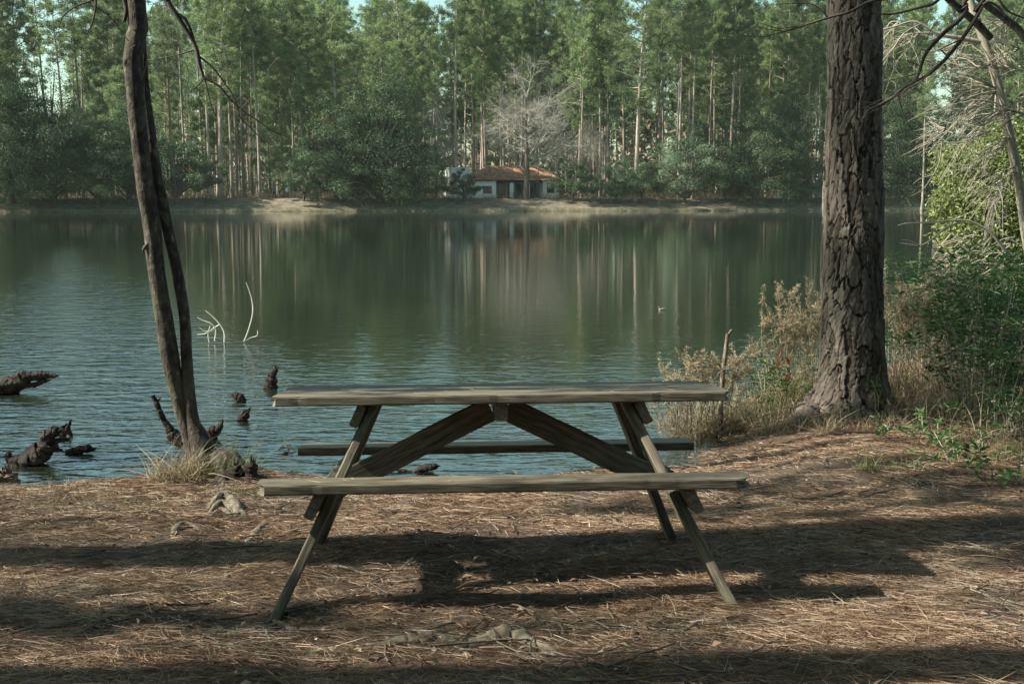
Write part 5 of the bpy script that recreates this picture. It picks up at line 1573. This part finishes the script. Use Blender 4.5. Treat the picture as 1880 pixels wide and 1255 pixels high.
def sapling():
    root = tag(empty('bare_sapling', (0, 0, 0)), 'bare grey sapling leaning left with sprays of pale twigs at the right edge', 'tree')
    rng = np.random.default_rng(311)
    Y0 = 13.0
    o, q = stem_obj('trunk', [(1930, 640, 26), (1905, 520, 22), (1886, 440, 19), (1874, 360, 17), (1862, 290, 17), (1846, 215, 17), (1828, 140, 16), (1812, 90, 15), (1798, 50, 15), (1786, 15, 14), (1778, -10, 13)], Y0, Y0, M['twig_pale'], root, 12, 60, .05, 9,
                    ext=[(4.6, 13.0, 4.2, .035), (4.3, 13.0, 5.4, .01)])
    o, q2 = stem_obj('trunk', [(1960, 300, 20), (1925, 150, 17), (1880, 68, 15), (1846, 35, 14), (1805, 5, 12), (1770, -30, 9)], 12.6, 12.4, M['bark_stem'], root, 10, 40, .05, 10)
    o, q3 = stem_obj('trunk', [(1818, 70, 13), (1795, 45, 14), (1768, 22, 13), (1738, -4, 12), (1700, -40, 9)], 12.6, 12.2, M['bark_stem'], root, 10, 30, .05, 12)
    for nm in ('twigs',):
        g = Geo()
        # sprays: fans of fine twigs leaving nodes to the left and right
        for (px, py, nn, a0, a1, Lp, dr) in [(1836, 166, 16, 150, 200, 150, 30), (1830, 170, 12, 185, 235, 140, 40), (1850, 200, 14, 160, 215, 150, 60), (1866, 180, 12, -20, 40, 70, -10), (1822, 120, 10, 150, 200, 140, -20), (1800, 80, 8, 160, 215, 140, 20),
                                             (1858, 245, 12, 170, 230, 120, 50), (1866, 130, 10, 120, 190, 90, -30), (1872, 90, 10, 130, 210, 110, 0), (1880, 210, 10, 140, 200, 90, 10), (1735, 235, 10, 150, 230, 45, 15), (1740, 240, 8, -10, 60, 40, -5),
                                             (1690, 60, 10, 150, 230, 90, 40), (1650, 40, 8, 190, 250, 70, 60), (1875, 300, 9, 180, 250, 110, 60), (1850, 40, 8, 150, 210, 80, 20), (1840, 330, 9, 190, 250, 70, 70), (1880, 130, 8, 150, 200, 80, -30)]:
            for i in range(int(nn * .8)):
                a = math.radians(rng.uniform(a0, a1)); L = Lp * rng.uniform(.5, 1.1)
                Yd = Y0 + rng.normal(0, .3)
                b1 = rng.normal(0, 10); dr_ = dr * rng.uniform(.4, 1.3)
                pts = [(px, py, 2.6)] + [(px + L * u * math.cos(a) + b1 * u * u + rng.normal(0, 4), py - L * u * math.sin(a) + dr_ * u * u + rng.normal(0, 4), 2.0 * (1 - u) + .8) for u in (.3, .6, 1.0)]
                q_ = pxbranch(g, [(*t_, (Yd - Y0) * u) for t_, u in zip(pts, (0, .3, .7, 1))], Y0, 9, r=rng.random(), sides=3)
                for k in range(rng.integers(3, 7)):
                    u = rng.uniform(.25, .95); j = int(u * 8)
                    p0 = q_[j, :3]; td = unit(q_[min(8, j + 1), :3] - q_[max(0, j - 1), :3])
                    e = p0 + unit(td + rng.normal(0, .45, 3)) * rng.uniform(.12, .40)
                    tube(g, smooth_path([p0, (p0 + e) / 2 + rng.normal(0, .02, 3), e], 5), [.003, .0027, .0023, .0019, .0014], 3, cap=False, r=rng.random())
        # single named limbs seen against the water
        for pts in ([(1880, 484, 6), (1840, 500, 6), (1800, 516, 5.5), (1752, 523, 5), (1710, 512, 4.5), (1684, 502, 4), (1675, 490, 3), (1671, 478, 2)], [(1805, 513, 4), (1770, 502, 3.4), (1752, 503, 3), (1738, 496, 2)],
                    [(1872, 476, 6), (1846, 460, 6), (1822, 430, 5.5), (1800, 415, 5), (1770, 404, 4), (1720, 408, 3.4), (1668, 410, 3), (1648, 414, 2)], [(1770, 404, 4), (1735, 420, 3.6), (1712, 438, 3.2), (1690, 450, 2.8), (1652, 446, 1.6)],
                    [(1690, 450, 2), (1670, 442, 1.4), (1655, 440, 1)], [(1700, 408, 2), (1688, 392, 1.6), (1678, 380, 1.2)], [(1686, 408, 2), (1680, 400, 1.5), (1676, 390, 1)],
                    [(1730, 260, 3), (1724, 300, 3.2), (1708, 330, 3), (1692, 350, 2.4), (1672, 360, 1.6)], [(1712, 322, 2.4), (1690, 328, 1.8), (1676, 338, 1.2)],
                    [(1600, 60, 2), (1640, 50, 3.4), (1680, 40, 4), (1720, 62, 6), (1760, 70, 9), (1800, 78, 10)], [(1690, 44, 4), (1660, 62, 3), (1640, 90, 2.4), (1622, 120, 1.6)], [(1720, 60, 4), (1670, 64, 3), (1640, 90, 2.4), (1620, 112, 1.6)]):
            pxbranch(g, pts, 12.4, 18, r=rng.random(), sides=5)
        for i in range(60):                       # tangle in front of the bush
            px, py = rng.uniform(1740, 1875), rng.uniform(430, 500)
            a = math.radians(rng.uniform(120, 260)); L = rng.uniform(20, 70)
            pxbranch(g, [(px, py, 2.6), (px + L * .5 * math.cos(a), py - L * .5 * math.sin(a) + 4, 2), (px + L * math.cos(a), py - L * math.sin(a) + 14, 1.2)], 12.9 + rng.normal(0, .25), 7, r=rng.random(), sides=3)
        g.build(nm, M['twig_pale'], root)['kind'] = 'stuff'
sapling()


def overhanging_tree():
    root = tag(empty('overhanging_tree', (0, 0, 0)), 'dark thin branches hanging into the picture at the upper right before the large pine', 'tree')
    rng = np.random.default_rng(321)
    g = Geo()
    b0 = np.array([5.6, 8.2, float(gz(5.6, 8.2)) - .1])
    tube(g, smooth_path([b0, b0 + [.0, 0, 2.5], b0 + [-.3, .2, 4.6], b0 + [-.8, .3, 6.5]], 24), np.linspace(.11, .05, 24), 10, rough=.08, cap=False)
    g.build('trunk', M['bark_stem'], root)
    g = Geo()
    YB = 8.4
    T = (5.25, 8.4, 4.4, .05)
    def limb(pts, n=22):
        q = smooth_path([T, (4.2, 8.4, 4.25, .03)] + [(*at(px, py, YB), w / FPX * YB / 2) for px, py, w in pts], n)
        tube(g, q[:, :3], np.maximum(q[:, 3], .001), 6, cap=False)
    limb([(1785, -14, 9), (1778, 10, 9), (1760, 38, 8.5), (1740, 54, 8), (1716, 78, 8), (1700, 98, 7), (1692, 118, 6), (1688, 134, 5), (1676, 152, 4.6), (1652, 172, 4.4), (1620, 190, 4), (1596, 202, 3), (1586, 214, 2.4), (1580, 236, 1.8), (1566, 242, 1.1)], 46)
    limb([(1812, -10, 8), (1804, 10, 8), (1786, 42, 7.5), (1766, 72, 7), (1740, 104, 6.5), (1720, 124, 6), (1700, 140, 5), (1660, 160, 4), (1622, 192, 3), (1600, 190, 2.6), (1560, 184, 2), (1520, 182, 1.2)], 40)
    for pts in ([(1804, 10, 6), (1816, 4, 5), (1834, 14, 4), (1846, 30, 3)], [(1740, 104, 4), (1732, 96, 3), (1728, 92, 2)], [(1733, 118, 4), (1736, 122, 3), (1735, 128, 2.4), (1728, 134, 1.6)], [(1648, 176, 4), (1654, 196, 3), (1660, 214, 2.4), (1668, 230, 2), (1680, 240, 1.2)],
                [(1690, 134, 3), (1650, 144, 2), (1618, 152, 1.4)], [(1600, 198, 2), (1572, 200, 1.6), (1545, 204, 1)], [(1590, 212, 2), (1574, 226, 1.4), (1556, 226, 1)],
                [(1740, -20, 7), (1716, 6, 6), (1690, 14, 5), (1640, 26, 4), (1600, 24, 3)], [(1712, -14, 6), (1650, -4, 5.6), (1600, 2, 5.4), (1580, 12, 5), (1556, 24, 5), (1520, 33, 4.6), (1480, 46, 4), (1440, 58, 3), (1400, 68, 2), (1366, 66, 1.2)],
                [(1520, 33, 4), (1506, 18, 3.2), (1490, 8, 2.6), (1460, 6, 2), (1430, 8, 1.4)], [(1440, 58, 2), (1410, 54, 1.6), (1386, 48, 1)], [(1470, 48, 2), (1430, 52, 1.6), (1400, 44, 1)],
                [(1830, -6, 5), (1850, 20, 4), (1880, 34, 3)], [(1766, 72, 3), (1740, 84, 2.4), (1712, 96, 2), (1690, 90, 1.2)], [(1715, 128, 3), (1690, 150, 2.6), (1664, 164, 2), (1644, 186, 1.4)]):
        pxbranch(g, pts, YB - .05, 16, sides=5)
    for i in range(40):
        px, py = rng.uniform(1600, 1800), rng.uniform(20, 200)
        if abs(py - (240 - (px - 1580) * 1.1)) > 70: continue
        a = math.radians(rng.uniform(150, 260)); L = rng.uniform(20, 60)
        pxbranch(g, [(px, py, 1.8), (px + L * .5 * math.cos(a), py - L * .5 * math.sin(a), 1.4), (px + L * math.cos(a), py - L * math.sin(a) + 4, .9)], YB + rng.normal(0, .1), 6, sides=3)
    g.build('branch', M['twig_dark'], root)
overhanging_tree()

# needles fallen on the table
rng = np.random.default_rng(404)
g = Geo(); TM = np.array(TAB)
for (x0, x1, y0, y1, z, n) in ((-.9, .9, -.35, .35, ZT, 90), (-.9, .9, -.67, -.49, ZB, 40), (-.9, .9, .54, .73, ZB, 30)):
    q = np.stack([rng.uniform(x0, x1, n), rng.uniform(y0, y1, n), np.full(n, z + .003)], -1)
    q = q @ TM[:3, :3].T + TM[:3, 3]
    a = rng.uniform(0, 6.28, n)
    d = np.stack([np.cos(a), np.sin(a), np.full(n, .01)], -1); d[:, 2] += -.09 * d[:, 1]
    bend = rng.normal(0, .006, (n, 3)); bend[:, 2] = .002
    blades(g, q, d, rng.uniform(.03, .10, n), rng.uniform(.0014, .0022, n), bend, rng.random(n), rng, 2)
tag(g.build('table_needles', M['needle_litter'], smooth=False), 'few fallen pine needles lying on the tabletop and benches', 'pine needles', kind='stuff')

# ------------------------------------------------------------------ pines beside the clearing, left of the picture: their shade falls on it; the slim one is added to darken the tabletop
for (x, y, vi, s, sz, rz, what) in [(-6.5, 4.85, 7, 1.0, 1.12, .3, 'thick pine'), (-3.9, 4.74, 5, .11, .215, 1.0, 'added slim young pine shading the tabletop,'), (-7.5, 2.75, 0, .95, 1.0, 1.2, 'thick pine'), (-12.2, 7.6, 1, 1.0, 1.0, 2.0, 'tall pine'), (-6.2, 5.85, 5, .27, .40, 3.0, 'young pine'),
                                    (-5.0, 3.95, 6, .13, .19, 1.0, 'pine sapling')]:
    place(pines[vi], x, y, s, rz, what + ' beside the clearing left of the picture', 'tree', 'pines beside the clearing', sz)
place(bares[1], -7.2, 3.80, .55, 1.0, 'leafless tree beside the clearing left of the picture', 'tree')


for (x, y, vi, s) in [(3.2, -3.0, 1, 1.0), (-2.5, -5.0, 3, 1.0), (7.5, 2.5, 0, 1.0), (9.5, 7.0, 7, 1.0), (12.0, -1.0, 3, 1.0), (0.8, -11.0, 7, 1.0), (6.5, -7.5, 0, 1.0), (-7.0, -9.0, 1, 1.0), (13.5, 11.5, 1, 1.0), (-13.0, -4.5, 3, 1.0)]:  # added out of view: crowns cut the sky light on the clearing
    place(pines[vi], x, y, s, None, 'unseen pine added behind and beside the camera to block sky light', 'tree', 'unseen pines blocking sky light')

for i in range(17):  # ring added out of view to block horizon sky and darken front faces
    a = math.radians(-178 + i * 11.5)
    R_ = 13 + 4 * (i % 3)
    x, y = R_ * math.cos(a) * 1.05 + 1, R_ * math.sin(a) * .85 - 1.5
    place(broads[i % 4], x, y, .75, None, 'unseen evergreen added behind the camera to block low sky light', 'tree', 'unseen evergreens blocking low sky light')

# ------------------------------------------------------------------ the air between: faint haze over the pond
g = Geo(); box(g, -440, 440, -80, 920, -14, 75)
me = bpy.data.meshes.new('haze')
me.from_pydata([tuple(v) for v in g.v[0]], [], [tuple(int(i) for i in f) for f in g.f4[0]])
hm = bpy.data.materials.new('haze_air'); hm.use_nodes = True
nt = hm.node_tree
nt.nodes.remove(nt.nodes['Principled BSDF'])
pv = nd(nt, 'ShaderNodeVolumePrincipled', {'Color': (.82, .95, .90, 1), 'Density': .0001, 'Anisotropy': 0.0})
nt.links.new(pv.outputs[0], nt.nodes['Material Output'].inputs['Volume'])
me.materials.append(hm)
hz_ = bpy.data.objects.new('haze', me); COL.objects.link(hz_)
tag(hz_, 'faint pale haze over the pond and the far wood', 'haze', kind='stuff')
